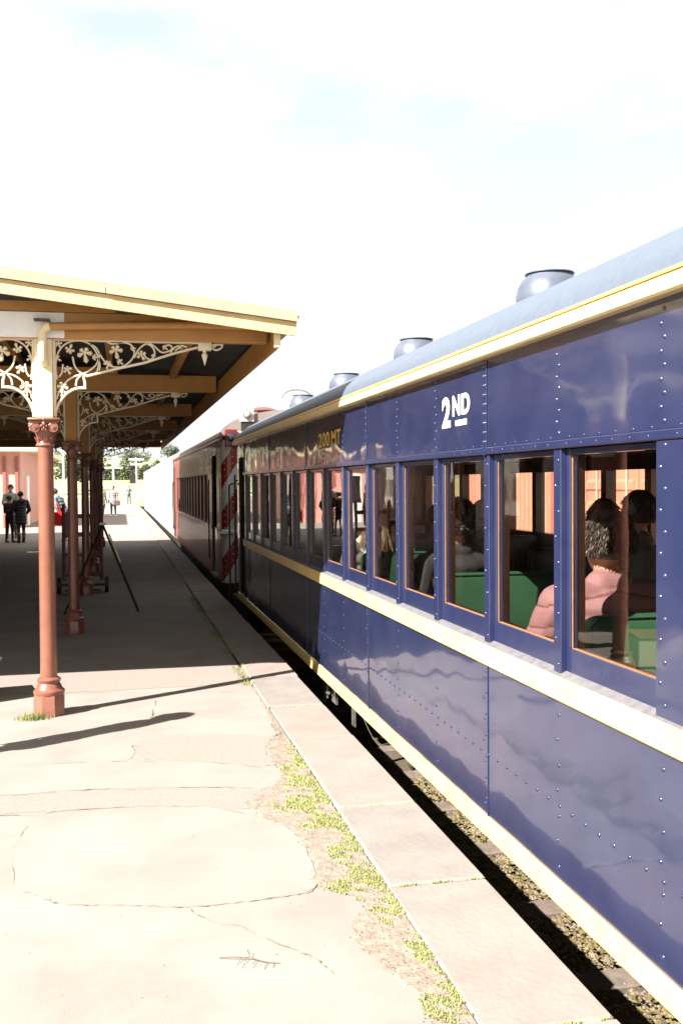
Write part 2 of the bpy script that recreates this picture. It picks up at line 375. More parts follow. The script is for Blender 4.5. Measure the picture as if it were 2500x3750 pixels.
crack([(-.9,6.5),(-.76,6.49),(-.42,6.49),(-.09,6.46),(.28,6.37),(.52,6.28),(.84,6.09)], .004, 16)
crack([(.01,6.44),(.06,6.63),(.05,6.81),(.13,6.75)], .004, 26)
crack([(.24,8.2),(.24,8.08),(.19,7.58),(.16,7.35)], .006, 17)
crack([(-1.4,8.87),(-1.02,8.83),(.19,8.55),(1.05,8.37)], .004, 18)
crack([(1.1,8.76),(1.09,8.34),(1.08,7.95),(1.07,7.36),(1.075,6.97),(1.02,6.85)], .012, 19)
crack([(-.3,10.0),(.35,9.95),(.75,10.1),(.8,10.55),(1.0,10.8)], .014, 20)
crack([(.2,14.7),(.6,14.6),(1.05,14.2)], .012, 21)
# soil margin along the stones
SOIL = [(-4,.97),(2.6,.96),(3.06,.96),(3.23,1.0),(3.42,.93),(3.64,.86),(3.82,.86),(3.95,.98),(4.08,.97),(4.16,.85),(4.28,.80),(4.46,.87),(4.69,.85),(4.97,.83),(5.15,.73),(5.42,.64),(5.69,.82),(5.96,.95),(6.07,.94),(6.36,.92),(6.66,.95),(6.9,1.06),(9,1.09)]
MOSS = [(1.5,.97),(2.4,1.0),(3.05,.98),(3.26,.99),(3.4,1.07),(3.72,1.05),(3.9,1.0),(4.1,.93),(4.2,.86),(4.32,.97),(4.6,.96),(4.85,1.02),(5.0,.88),(5.15,.86),(5.34,.80),(5.5,.90),(5.66,.93),(5.82,.90),(6.08,.98),(6.27,1.05),(6.6,1.08),(9,1.09)]
def soil_edge(y): return float(np.interp(y, [p[0] for p in SOIL], [p[1] for p in SOIL]))
def moss_edge(y): return float(np.interp(y, [p[0] for p in MOSS], [p[1] for p in MOSS]))
yy = [-3+.05*i for i in range(270)]
soil_poly = [(soil_edge(y)+random.uniform(-.012, .012), y) for y in yy if y < 8.4]+[(1.098, 8.4), (1.098, -3)]
sheet('soil_margin', soil_poly, .0045, 'soil', plat, .003)
# moss and grass along the margin: thousands of small blades and cushions, nobody could count them
def blades(b, x, y, z, h, r, mi):
    b.cur = mi; t = r.uniform(0, 6.28); l = r.uniform(.1, .9)*h; dx, dy = math.cos(t), math.sin(t); w_ = r.uniform(.0015, .0035)
    b.add([(x-dy*w_, y+dx*w_, z), (x+dy*w_, y-dx*w_, z), (x+dx*l, y+dy*l, z+h)], [(0, 1, 2)])
b = MB(); r = random.Random(5)
for i in range(90000):
    y = r.uniform(1.8, 6.6); x = r.uniform(.76, 1.103); e = moss_edge(y)
    if x < e-.03: continue
    hole = math.sin(x*31+y*9)+math.sin(y*17-x*8)+.8*math.sin(x*70+y*43)+.6*math.sin(y*61+x*20)
    dens = min(1, (x-e+.03)/.08)
    if hole < .9-1.6*dens or (r.random() > .35 and hole < 1.2-1.4*dens): continue
    blades(b, x, y, .004, r.uniform(.004, .012)*(1 if r.random() < .95 else 2), r, 0 if r.random() < .8 else 1)
stuff(b.build('moss', ['moss', 'grass_tuft'])); 
b = MB(); r = random.Random(6)
for i in range(2600):
    y = r.uniform(8.6, 16); x = r.gauss(1.06, .035)
    if math.sin(y*5)+math.sin(y*2.3) < -.3 or x > 1.1: continue
    blades(b, x, y, .008, r.uniform(.01, .04), r, 1)
stuff(b.build('grass', ['moss', 'grass_tuft']))
b = MB(); r = random.Random(8)
for i in range(700):
    t = r.gauss(0, 1); blades(b, -.66+t*.045, 7.80+r.gauss(0, .035), .0, r.uniform(.02, .06), r, r.randint(0, 1))
tag(b.build('grass_clump', ['moss', 'grass_tuft']), 'small green grass clump at the foot of the nearest red column', 'grass')
# joint moss between stones
b = MB(); r = random.Random(9)
for yj in known[2:]:
    for i in range(260):
        x = r.uniform(XI, XE-.02)
        if math.sin(x*40+yj) < -.2: continue
        blades(b, x, yj+r.gauss(0, .004), .002, r.uniform(.008, .014), r, 0)
stuff(b.build('joint_moss', ['moss', 'grass_tuft']))
# small stones and flakes scattered on the soil and platform
def pebbles(name, area, num, rs, m, seed, z=0, parent=None):
    b = MB(); r = random.Random(seed)
    for i in range(num):
        p = area(r)
        if p is None: continue
        s = r.uniform(*rs); a = r.uniform(0, 6.28); vs_ = []
        for q in ((1,0,0),(-1,0,0),(0,1,0),(0,-1,0),(0,0,1),(0,0,-.6)):
            k = s*r.uniform(.55, 1.1); x_, y_, z_ = q[0]*k, q[1]*k, q[2]*k*.7
            vs_.append((p[0]+x_*math.cos(a)-y_*math.sin(a), p[1]+x_*math.sin(a)+y_*math.cos(a), (p[2] if len(p) > 2 else z)+z_+s*.3))
        b.add(vs_, [(0,2,4),(2,1,4),(1,3,4),(3,0,4),(2,0,5),(1,2,5),(3,1,5),(0,3,5)])
    o = b.build(name, m, parent); return stuff(o)
def a1(r):
    y = r.uniform(1.5, 7.2); return (r.uniform(soil_edge(y)-.03, 1.08), y, .004)
pebbles('gravel', a1, 2200, (.0015, .006), 'ballast_stone', 21)
def a2(r):
    return (r.uniform(-1.6, 1.0), r.uniform(2.6, 9), .004)
pebbles('grit', a2, 420, (.0015, .0045), 'crack_dark', 22)
# dry twig on the platform
tw = MB(); tp = [(.02,2.62,.016),(.07,2.60,.022),(.13,2.585,.02),(.18,2.545,.018),(.235,2.53,.014)]
tw.tube(tp, [.0016,.002,.002,.0016,.001], 5)
for a, c in (((.13,2.585,.02),(.125,2.62,.035)),((.125,2.62,.035),(.135,2.63,.012)),((.1,2.59,.02),(.08,2.56,.012)),((.12,2.587,.02),(.095,2.53,.012)),((.15,2.57,.02),(.135,2.52,.012)),((.19,2.543,.018),(.17,2.50,.01)),((.21,2.535,.016),(.205,2.505,.012))):
    tw.tube([a, c], [.0014, .0007], 4)
tag(tw.build('fallen_twig', 'bark', None, None, (.31, 1.04, -.010)), 'dry forked twig lying on the pale platform surface', 'twig')

# ---------------- track bed
struct(MB().box(1.49, 5.2, -16, 130, -1.06, -.92).build('track_bed', 'ballast'))
track = struct(MB().box(2.63, 2.70, -16, 130, -.80, -.66).build('railway_track', 'rail_steel'))
MB().box(4.06, 4.13, -16, 130, -.80, -.66).build('rail', 'rail_steel', track)
sme = MB().box(-1.25, 1.25, -.095, .095, -.14, 0, b=.01).mesh('sleeper', 'sleeper_wood')
for i in range(44):
    link('sleeper', sme, track, (3.3+random.uniform(-.05, .05), -2.02+.96*i+random.uniform(-.06, .06), -.845))
def a3(r):
    y = r.uniform(1.2, 8.5); x = r.uniform(1.6, 2.95)
    k = ((y+2.02) % .96)
    if (k < .11 or k > .85) and x > 2.05 and r.random() < .75: return None
    return (x, y, -.90+.045*min(1, (x-1.6)))
pebbles('ballast', a3, 11000, (.008, .024), ['ballast_stone'][0], 31)
pebbles('mossy_ballast', a3, 9000, (.008, .022), 'ballast_moss', 32)

# ================================================================== CANOPY
CX, CY0, CP, NC = -.555, 7.93, 4.28, 6
can = thing('platform_canopy', 'cream and ochre timber platform canopy on red cast iron columns with lacy brackets', 'canopy', (CX, CY0, 0))
can_o = Vector((CX, CY0, 0))
YE0, YE1 = 7.6, CY0+CP*5+.75
XR, XL = 1.30, -5.3
def rz(x): return 3.02-.118*(x-1.33)           # underside of the roof sheets
def rel(mb):                                    # parts are built in world coordinates, the canopy's origin is its first column foot
    mb.v = [(v[0]-CX, v[1]-CY0, v[2]) for v in mb.v]; return mb
SL = math.atan(.118)
def slopeboard(y0, y1, xa, xb, lo, hi, b=.004):
    m_ = MB(); p = [(xa, rz(xa)+lo), (xb, rz(xb)+lo), (xb, rz(xb)+hi), (xa, rz(xa)+hi)]; m_.prism(p, 'y', y0, y1); return m_
rel(slopeboard(7.60, 7.63, XL, 1.33, -.135, -.032)).build('bargeboard', 'board_cream', can)
rel(slopeboard(7.575, 7.63, XL, -.09, -.028, .045)).build('barge_capping', 'capping_cream', can)
rel(slopeboard(7.572, 7.63, -.085, 1.335, -.029, .044)).build('barge_capping', 'capping_cream', can)
rel(MB().cyl((XL, 7.60, rz(XL)+.058), (1.335, 7.60, rz(1.335)+.058), .017, n=10)).build('roll_capping', 'fret_cream', can, 40)
# corrugated roof
b = MB(); per = .076; k = 0; nyc = int((YE1-7.63)/per*6); x0, x1 = XL, 1.36
vs_ = []
for i in range(nyc+1):
    yv = 7.63+per*i/6; dz = .009*math.sin(2*math.pi*i/6)
    vs_ += [(x0, yv, rz(x0)+.02+dz), (x1, yv, rz(x1)+.02+dz), (x0, yv, rz(x0)+.022+dz+.001), (x1, yv, rz(x1)+.022+dz+.001)]
fs = []
for i in range(nyc):
    a = 4*i; fs += [(a, a+1, a+5, a+4)]
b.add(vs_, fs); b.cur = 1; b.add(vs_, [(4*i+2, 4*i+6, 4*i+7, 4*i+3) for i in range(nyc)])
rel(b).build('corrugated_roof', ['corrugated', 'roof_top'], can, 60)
# fascia on the track side, gutter outside
rel(MB().box(1.17, 1.20, 7.70, YE1, 2.795, 3.0)).build('fascia', 'ochre_paint', can)
rel(MB().box(1.165, 1.215, 7.66, 7.70, 2.80, 3.0, b=.006)).build('fascia_end_block', 'cream_paint', can)
gp = [(1.205, 3.0), (1.32, 3.0), (1.32, 2.955), (1.30, 2.93), (1.25, 2.915), (1.205, 2.915)]
rel(MB().prism(gp, 'y', 7.64, YE1)).build('gutter', 'ochre_paint', can)
rel(MB().box(XL, 1.165, YE1-.03, YE1, 2.86, 3.15)).build('end_board', 'ochre_paint', can)
# purlins along the roof
for x in (-3.9, -2.4, -1.15, -.1, .62):
    rel(MB().box(x-.03, x+.03, 7.66, YE1-.04, rz(x)-.092, rz(x)-.004)).build('purlin', 'ochre_paint', can)
# cross beams
beam_top = 2.86+.155
for k in range(NC):
    y = CY0+CP*k
    o = rel(MB().box(-5.25, 1.14, y-.05, y+.05, 2.862, 2.862+.20, b=.005)).build('cross_beam', 'ochre_paint', can)
    rel(MB().box(-5.25, -.02, y-.045, y+.045, 3.064, 3.14)).build('beam_packer', 'ochre_paint', can)
rel(MB().box(-2.6, -.40, CY0-.054, CY0-.0505, 2.866, 3.056)).build('primed_patch', 'primer_white', can)
# downpipe at the first column
dp = MB(); dp.tube([(1.20, CY0-.10, 2.985), (.55, CY0-.10, 2.985), (0, CY0-.10, 2.965), (-.50, CY0-.10, 2.945)], .030, 12)
rel(dp).build('downpipe', 'ochre_paint', can, 40)
dp = MB(); dp.tube([(-.505, CY0-.10, 2.945), (-.535, CY0-.10, 2.935), (-.555, CY0-.10, 2.90), (-.56, CY0-.10, 2.75), (-.558, CY0-.095, 2.70), (-.545, CY0-.05, 2.67)], .033, 12)
rel(dp).build('downpipe', 'cream_paint', can, 40)
rel(MB().box(-.615, -.50, CY0-.14, CY0-.06, 2.985, 2.998)).build('pipe_cap', 'bark', can)
# columns
def octp(r, z): return [(r, z)]
colparts = []
shaft = MB(); shaft.lathe([(.0640, .255), (.0625, .40), (.0605, 1.2), (.0575, 2.06)], 28); shaft_me = shaft.mesh('column', 'column_red', 40)
base = MB(); base.lathe([(.121, 0), (.121, .150), (.112, .165)], 8, rot=math.pi/8)
base.lathe([(.112, .160), (.118, .175), (.116, .19), (.104, .20), (.098, .208), (.093, .215), (.091, .228), (.084, .236), (.080, .25), (.088, .262), (.089, .275), (.080, .284), (.0665, .292)], 28)
base_me = base.mesh('column_base', 'column_red', 35)
cap = MB()
cap.lathe([(.0585, 2.045), (.069, 2.052), (.071, 2.061), (.066, 2.070), (.060, 2.076), (.060, 2.10), (.066, 2.13), (.076, 2.16), (.082, 2.20), (.085, 2.225)], 24)
cap.box(-.118, .118, -.118, .118, 2.240, 2.262, b=.006); cap.box(-.106, .106, -.106, .106, 2.222, 2.2405, b=.004)
for sx in (-1, 1):
    for sy in (-1, 1):
        # volutes: scroll discs at each corner of the front and back face
        for rr, dp_ in ((.036, .0), (.026, .006), (.014, .011), (.006, .015)):
            cap.cyl((sx*.066, sy*.060, 2.190), (sx*.066, sy*(.098+dp_), 2.190), rr, n=18)
        cap.tube([(sx*.066+.034*math.cos(t), sy*.098, 2.190+.034*math.sin(t)) for t in [i*.5 for i in range(13)]], .005, 6)
for q in range(8):
    a = q*math.pi/4+math.pi/8*0
    for t in (-.16, 0, .16):
        cap.tube([(math.cos(a+t*.6)*.060, math.sin(a+t*.6)*.060, 2.078), (math.cos(a+t)*.066, math.sin(a+t)*.066, 2.10), (math.cos(a+t*1.6)*.077, math.sin(a+t*1.6)*.077, 2.124-.02*abs(t)*4)], [.004, .006, .003], 5)
for a in range(4):
    c_, s_ = math.cos(a*math.pi/2), math.sin(a*math.pi/2)
    for (u, z_, rr) in ((0, 2.25, .014), (0, 2.215, .017), (-.018, 2.20, .011), (.018, 2.20, .011), (0, 2.185, .010), (-.012, 2.172, .007), (.012, 2.172, .007)):
        cap.ell((c_*.108-s_*u, s_*.108+c_*u, z_), (rr, rr, rr*1.2), 8, 5)
cap_me = cap.mesh('column_capital', 'column_red', 50)
lit_post_me = MB().box(-.064, .064, -.05, .05, 2.263, 2.861, b=.006).mesh('post', 'cream_paint')  # first post: paler paint puts the sunlight into its colour
shaded_post_me = MB().box(-.064, .064, -.05, .05, 2.263, 2.861, b=.006).mesh('post', 'ochre_paint')  # same post in ochre, the darker tone standing for shade under the roof
# lace bracket (u to the right of the post, z)
def Z(py): return 3.487-.001473*py+.012
def U(px): return (px-280)*.00144
br = MB(); FY = ((0, 1, 0), 1.5)
def T(pts, r_, closed=False): br.tube([(U(x), 0, Z(y)) for x, y in pts], r_, 6, closed, flat=FY)
def smooth_pts(p, k=4):
    o = []
    for i in range(len(p)-1):
        a, b_, c, d = p[max(0, i-1)], p[i], p[i+1], p[min(len(p)-1, i+2)]
        for j in range(k):
            t = j/k
            o.append(tuple(.5*((2*b_[q])+(-a[q]+c[q])*t+(2*a[q]-5*b_[q]+4*c[q]-d[q])*t*t+(-a[q]+3*b_[q]-3*c[q]+d[q])*t**3) for q in (0, 1)))
    o.append(p[-1]); return o
def circ(cx, cy, r_, a0=0, a1=360, n_=18): return [(cx+r_*math.cos(R_(a0+(a1-a0)*i/n_)), cy+r_*math.sin(R_(a0+(a1-a0)*i/n_))) for i in range(n_+1)]
def leaf(cx, cy, s, rot=0):
    for da, ln in ((0, 1.25), (75, .95), (-75, .95), (140, .7), (-140, .7)):
        a = R_(rot+da); ex, ey = cx+math.cos(a)*s*ln, cy+math.sin(a)*s*ln
        br.tube([(U(cx), 0, Z(cy)), (U((cx+ex)/2), -.002, Z((cy+ey)/2)), (U(cx+(ex-cx)*.8), -.002, Z(cy+(ey-cy)*.8)), (U(ex), 0, Z(ey))], [.004, s*.00036, s*.00046, .003], 6, flat=FY)
br.box(0.0, .020, -.02, .02, Z(830), Z(430)); br.box(0, U(1040), -.022, .022, Z(440), Z(430)+.0)
arch = smooth_pts([(288, 832), (292, 800), (310, 755), (345, 712), (390, 686), (438, 680)], 5); T(arch, .012)
T([(442, 686), (442, 650), (434, 620), (450, 618)], .011)
T([(446, 620), (600, 580), (750, 545), (900, 495), (1036, 458)], .011)
for s_ in ([(300,640),(294,590),(296,540),(312,490),(345,455),(395,437),(440,440),(480,462),(507,505),(515,550),(505,595)],
           [(505,595),(470,618),(425,604),(392,570),(380,520)],
           [(296,740),(310,700),(345,650),(385,622),(440,604),(500,560),(520,500)],
           [(470,455),(500,470),(530,520),(565,560),(620,570),(665,550),(695,515),(700,480),(680,450),(640,440),(610,450)],
           [(395,670),(400,640),(420,615)], [(560,440),(590,450),(640,440)],
           [(700,520),(720,480),(760,446),(795,460),(808,495),(790,525),(765,520),(750,500)],
           [(780,440),(810,460),(845,488),(885,480),(902,460),(880,448),(862,460)],
           [(890,490),(905,470),(925,455),(950,450),(978,458)], [(915,480),(935,462),(945,448)],
           [(515,590),(520,560),(510,520)], [(330,560),(325,600),(310,625)]):
    T(smooth_pts(s_, 4), .0075)
for a in ((308, 455, 22, 60), (365, 487, 28, -70), (442, 498, 44, 80), (352, 585, 26, 60), (328, 672, 34, 100), (322, 700, 24, 90), (562, 552, 26, 100), (604, 480, 40, 80), (622, 540, 20, 40), (735, 500, 30, 60), (860, 460, 18, 40), (300, 530, 20, 30), (492, 520, 18, 0), (690, 470, 16, 0), (943, 460, 12, 30), (800, 505, 14, 90)): leaf(*a)
# pendant
br.box(U(1040), U(1112), -.035, .035, Z(474), Z(432), b=.004)
br.lathe([(.002, Z(553)-0), (.018, Z(515)), (.026, Z(500)), (.018, Z(490)), (.010, Z(485)), (.016, Z(480)), (.016, Z(474))], 8, c=(U(1075), 0, 0))
br.tube([(U(1112), 0, Z(442)), (U(1176), 0, Z(440))], .008, 6); T(smooth_pts([(1172, 446), (1160, 462), (1135, 470), (1120, 460), (1125, 448), (1138, 452)], 3), .008)
bra = br.mesh('lace_bracket', 'fret_cream', 50)
brm = MB(); brm.v = [(-v[0], v[1], v[2]) for v in br.v]; brm.f = br.f; brm.mi = br.mi; bram = brm.mesh('lace_bracket', 'fret_cream', 50)
for k in range(NC):
    y = CP*k
    c_ = link('column', shaft_me, can, (0, y, 0)); link('column_base', base_me, c_); link('column_capital', cap_me, c_)
    link('post', lit_post_me if k == 0 else shaded_post_me, can, (0, y, 0))
    link('lace_bracket', bra, can, (.066, y, 0)); link('lace_bracket', bram, can, (-.066, y, 0))

# ================================================================== STATION BUILDING behind the canopy (seen in the carriage's reflections)
stn = thing('station_building', 'dark brick station building under the canopy, mirrored in the carriage windows', 'building', (-5.4, 20, 0))
def relto(mb, o):
    mb.v = [(v[0]-o[0], v[1]-o[1], v[2]-o[2]) for v in mb.v]; return mb
so = (-5.4, 20, 0)
relto(MB().box(-9, -5.35, 8.6, 35.6, 0, 3.9), so).build('wall', 'brickwork', stn)
relto(MB().prism([(-9.3, 3.9), (-5.1, 3.9), (-7.2, 5.2)], 'y', 8.3, 35.9), so).build('roof', 'corrugated', stn)
for y in (10.5, 14, 17.5, 22, 26, 33):
    f = relto(MB().box(-5.34, -5.28, y-.55, y+.55, .9, 2.5), so).build('window', 'fret_cream', stn)
    relto(MB().box(-5.279, -5.27, y-.47, y+.47, .98, 2.42), so).build('pane', 'dark_glass', f)
for y in (12.2, 19.8, 24): relto(MB().box(-5.34, -5.27, y-.5, y+.5, .0, 2.3), so).build('door', 'column_red', stn)

# pink building at the platform's far end
pk = thing('pink_building', 'sunlit pink rendered building with red pilasters past the canopy', 'building', (-9, 52, 0)); po = (-9, 52, 0)
relto(MB().box(-15, -4.1, 44, 60, -1, 3.2), po).build('wall', 'pink_render', pk)
relto(MB().prism([(-15.3, 3.2), (-3.35, 3.2), (-3.35, 3.42), (-9, 5.2), (-15.3, 3.9)], 'y', 43.4, 60.4), po).build('roof', 'cream_paint', pk)
for x in (-4.25, -4.75): relto(MB().box(x-.06, x+.06, 43.93, 43.999, 0, 3.0), po).build('pilaster', 'deep_red_trim', pk)
for x in (-6.5, -9.2):
    f = relto(MB().box(x-.45, x+.45, 43.96, 43.999, .0, 2.2), po).build('window', 'white_paint', pk)
    relto(MB().box(x-.37, x+.37, 43.945, 43.959, .9, 2.1), po).build('pane', 'dark_glass', f)
relto(MB().box(-5.75, -5.35, 43.9, 43.999, 1.6, 2.3), po).build('sign_board', 'deep_red_trim', pk)
relto(MB().box(-15, -4.95, 43.93, 43.999, 2.75, 2.87), po).build('string_course', 'white_paint', pk)
relto(MB().box(-4.099, -4.0, 46, 47, 0, 2.2), po).build('door', 'white_paint', pk)

# ================================================================== TRAIN
XT = 1.79
BLUE0, BLUE1 = -9.0, 15.72
PITCH = .8335
K0 = 3.915                                   # centre of the first window post
seams = [K0+PITCH*(1+3*i) for i in range(-5, 5)]
bc = thing('railway_carriage', 'navy blue riveted second class carriage with cream bands nearest the camera', 'railway carriage', (XT+1.45, 4, -.9), group='carriages of the train'); bo = (XT+1.45, 4, -.9)
def BP(mb, name, m, parent=None, smooth=None): return relto(mb, bo).build(name, m, parent or bc, smooth)
def sub(mb, name, m, parent, smooth=None): return relto(mb, bo).build(name, m, parent, smooth)
se = [BLUE0]+[s for s in seams if BLUE0+.5 < s < BLUE1-.6]
edges = se+[14.86]
uppers = []; lowers = []
for a, c in zip(edges, edges[1:]):
    uppers.append(BP(MB().box(XT, XT+.03, a+.0035, c-.0035, 1.926, 2.40, b=.002), 'letterboard_panel', 'blue_paint'))
    lowers.append(BP(MB().box(XT, XT+.03, a+.0035, c-.0035, .05, .836, b=.002), 'side_panel', 'blue_paint'))
    BP(MB().box(XT-.014, XT+.02, a+.004, c-.004, 1.890, 1.925, b=.004), 'window_rail', 'blue_trim')
    BP(MB().box(XT-.006, XT-.0005, c-.014, c-.002, 1.926, 2.36, b=.002), 'cover_strip', 'blue_trim')
    BP(MB().box(XT-.005, XT-.0005, c-.012, c-.004, .062, .834, b=.002), 'cover_strip', 'blue_trim')
    BP(MB().box(XT-.018, XT-.0145, c-.02, c+.02, 1.886, 1.929, b=.001), 'rail_joint', 'blue_trim')
# backing wall so that joints are dark, not open
BP(MB().box(XT+.031, XT+.05, BLUE0, 14.86, 1.926, 2.40), 'frame_upper', 'wood_dark')
BP(MB().box(XT+.031, XT+.10, BLUE0, 14.86, -.02, .945), 'frame_lower', 'wood_dark')
# end bay with the door opening
BP(MB().box(XT, XT+.03, 15.52, BLUE1, .05, 2.40, b=.002), 'end_pillar', 'blue_paint')
BP(MB().box(XT, XT+.03, 14.87, 15.518, 2.16, 2.40, b=.002), 'door_header', 'blue_paint')
BP(MB().box(XT+.02, XT+.3, 14.95, 15.5, .02, .07), 'door_step', 'grey_iron')
BP(MB().box(XT+.55, XT+.58, 14.90, 15.5, .07, 2.2), 'door', 'wood_dark')
# belt: sloping ledge and cream band
BP(MB().prism([(XT-.020, .940), (XT+.03, .962), (XT+.03, .936), (XT-.020, .936)], 'y', BLUE0, 14.87), 'window_ledge', 'sill_dirty')
BP(MB().prism([(XT-.024, .939), (XT-.020, .9395), (XT, .9355), (XT, .836), (XT-.018, .836), (XT-.022, .842)], 'y', BLUE0, 14.87), 'waist_band', 'cream_band')
BP(MB().prism([(XT-.012, .062), (XT+.02, .066), (XT+.02, -.035), (XT-.012, -.035)], 'y', BLUE0, BLUE1), 'skirt_band', 'cream_band')
# gutter moulding
BP(MB().prism([(XT-.050, 2.364), (XT-.060, 2.372), (XT-.062, 2.412), (XT-.048, 2.428), (XT+.0, 2.442), (XT+.03, 2.442), (XT+.03, 2.370), (XT-.03, 2.364)], 'y', BLUE0, BLUE1+.12), 'gutter', 'gutter_paint')
BP(MB().prism([(XT-.060, 2.4275), (XT-.052, 2.4415), (XT-.01, 2.452), (XT-.01, 2.443), (XT-.047, 2.4295)], 'y', BLUE0, BLUE1+.12), 'gutter_bead', 'gold_paint')
# roof
def roofarc(xc, hw, z0, hgt, y0, y1, seg=28, ny=40, end=0, pw_=2.0):
    b = MB(); vs_ = []
    for j in range(ny+1):
        y = y0+(y1-y0)*j/ny; t = (y1-y)/1.1
        k = 1 if (not end or t >= 1) else math.sqrt(max(0, 1-(1-t)**2))*.62+.38
        for i in range(seg+1):
            a = math.pi*i/seg; vs_.append((xc-hw*math.cos(a), y, z0+hgt*k*math.sin(a)**(1.0)))
    fs = [(j*(seg+1)+i, j*(seg+1)+i+1, (j+1)*(seg+1)+i+1, (j+1)*(seg+1)+i) for j in range(ny) for i in range(seg)]
    fs.append(tuple(ny*(seg+1)+i for i in range(seg+1))); fs.append(tuple(range(seg, -1, -1)))
    return b.add(vs_, fs)
RC = XT+1.45
BP(roofarc(RC, 1.50, 2.434, .425, BLUE0, BLUE1+.12, end=1, ny=60), 'roof', 'roof_blue', smooth=50)
def roofz(x): return 2.434+.425*math.sqrt(max(0, 1-((x-RC)/1.5)**2))
# ventilators
vent = MB(); vent.lathe([(.185, -.08), (.205, .0), (.208, .05), (.195, .11), (.168, .155), (.142, .18), (.140, .188)], 24)
vent_me = vent.mesh('roof_ventilator', 'vent_blue', 50)
lid_me = MB().lathe([(.140, .189), (.152, .191), (.152, .197), (.12, .200)], 24).mesh('ventilator_lid', 'vent_blue', 40)
for y in (-5.6, -2.74, .1, 2.95, 5.80, 8.65, 11.5, 14.35):
    o = link('roof_ventilator', vent_me, bc, (2.6-bo[0], y-bo[1], roofz(2.6)+.02-bo[2])); link('lid', lid_me, o)
# window posts, sashes, glass
def post_at(k): return K0+PITCH*k
for k in range(-13, 14):
    y = post_at(k)
    if y < BLUE0+.3: continue
    if k in (-1, -2): continue
    BP(MB().box(XT-.003, XT+.075, y-.035, y+.035, .945, 1.8895, b=.003), 'window_post', 'blue_trim')
pil = [(2.53, 3.115)]                        # wide riveted pilaster at the near end of the picture
BP(MB().box(XT-.006, XT+.03, 2.50, 3.113, .945, 1.889, b=.002), 'wide_pilaster', 'blue_paint')
BP(MB().box(XT+.031, XT+.09, 2.51, 3.10, .945, 1.889), 'pilaster_backing', 'blue_trim')
wins = []
for k in range(-13, 13):
    a, c = post_at(k)+.035, post_at(k+1)-.035
    if a < BLUE0+.3 or k in (-3, -2, -1): continue
    wins.append((a, c))
wins.append((3.115, post_at(0)-.035)); wins.append((post_at(-3)+.035, 2.498)); wins.append((post_at(13)+.035, 14.855)); wins.append((BLUE0+.35, post_at(-13)-.035))
for a, c in wins:
    if c-a < .1: continue
    x0, x1 = XT+.022, XT+.058
    sh = BP(MB().box(x0, x1, a+.001, c-.001, .9555, 1.058, b=.003), 'window_sash', 'blue_trim')
    sub(MB().box(x0, x1, a+.001, a+.034, 1.0585, 1.889, b=.003), 'sash_stile', 'blue_trim', sh)
    sub(MB().box(x0, x1, c-.034, c-.001, 1.0585, 1.889, b=.003), 'sash_stile', 'blue_trim', sh)
    sub(MB().box(x0, x1, a+.0345, c-.0345, 1.862, 1.8885, b=.003), 'sash_rail', 'blue_trim', sh)
    # bare timber glazing bead round the glass
    sub(MB().box(x0+.009, x0+.0135, c-.0395, c-.0345, 1.058, 1.862), 'glazing_bead', 'wood_bead', sh)
    sub(MB().box(x0+.006, x1-.008, a+.0345, c-.0435, 1.0582, 1.0605), 'glazing_bead', 'wood_bead', sh)
    sub(MB().box(XT+.036, XT+.039, a+.035, c-.0435, 1.0645, 1.8615), 'pane', 'window_glass', sh)
    # inner lining
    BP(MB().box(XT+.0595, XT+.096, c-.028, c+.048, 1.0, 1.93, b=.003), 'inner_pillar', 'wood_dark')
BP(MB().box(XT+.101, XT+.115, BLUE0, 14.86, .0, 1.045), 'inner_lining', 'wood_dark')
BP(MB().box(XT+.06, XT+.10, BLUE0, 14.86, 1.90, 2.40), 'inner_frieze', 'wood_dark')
# rivets (small, hundreds: joined)
def dome(b, y, z, x=XT, r_=.0088, h=.006):
    vs_ = [(x, y+r_*math.cos(t), z+r_*math.sin(t)) for t in [i*math.pi/4 for i in range(8)]]
    vs_ += [(x-h*.75, y+r_*.66*math.cos(t), z+r_*.66*math.sin(t)) for t in [i*math.pi/4 for i in range(8)]]+[(x-h, y, z)]
    b.add(vs_, [(i, (i+1) % 8, 8+(i+1) % 8, 8+i) for i in range(8)]+[(8+i, 8+(i+1) % 8, 16) for i in range(8)])
rv = MB()
for k in range(-13, 14):
    y = post_at(k)
    if y < BLUE0+.2: continue
    isseam = any(abs(y-s) < .02 for s in seams)
    for i in range(9):
        z = 1.955+.047*i
        if isseam: dome(rv, y+.045, z); dome(rv, y+.02, z)
        else: dome(rv, y+(.011 if i % 2 else -.011), z)
    for i in range(7):
        z = .10+.108*i+.02
        if isseam: dome(rv, y+.036+(.012 if i % 2 else -.0), z); dome(rv, y+.018, z+.03)
        else: dome(rv, y+(.009 if i % 2 else -.009), z)
    if k not in (-1, -2):
        for i in range(9): dome(rv, y+(.014 if i % 2 else -.014), .985+.107*i, x=XT-.003, r_=.0065)
    for i in range(6): dome(rv, y+.07+i*.13, 1.907, x=XT-.014, r_=.004, h=.003)
    for i in range(6): dome(rv, y+.07+i*.13, 1.937, x=XT, r_=.004, h=.003)
y = BLUE0+.1
while y < 14.8: dome(rv, y, .381); y += .1185
for i in range(13):
    z = .99+.0735*i
    dome(rv, 3.085 if i % 2 else 3.055, z, x=XT-.006)
    for yy_ in (2.90, 2.72, 2.56): dome(rv, yy_+(.012 if i % 2 else -.012), z, x=XT-.006)
for i in range(10):
    dome(rv, 2.93+(.014 if i % 2 else -.014), 1.955+.045*i); dome(rv, 2.83+(.014 if i % 2 else -.014), 1.955+.045*i)
for i in range(12): dome(rv, 2.90, .09+.062*i+.012); dome(rv, 2.78+.01*(i % 2), .09+.062*i)
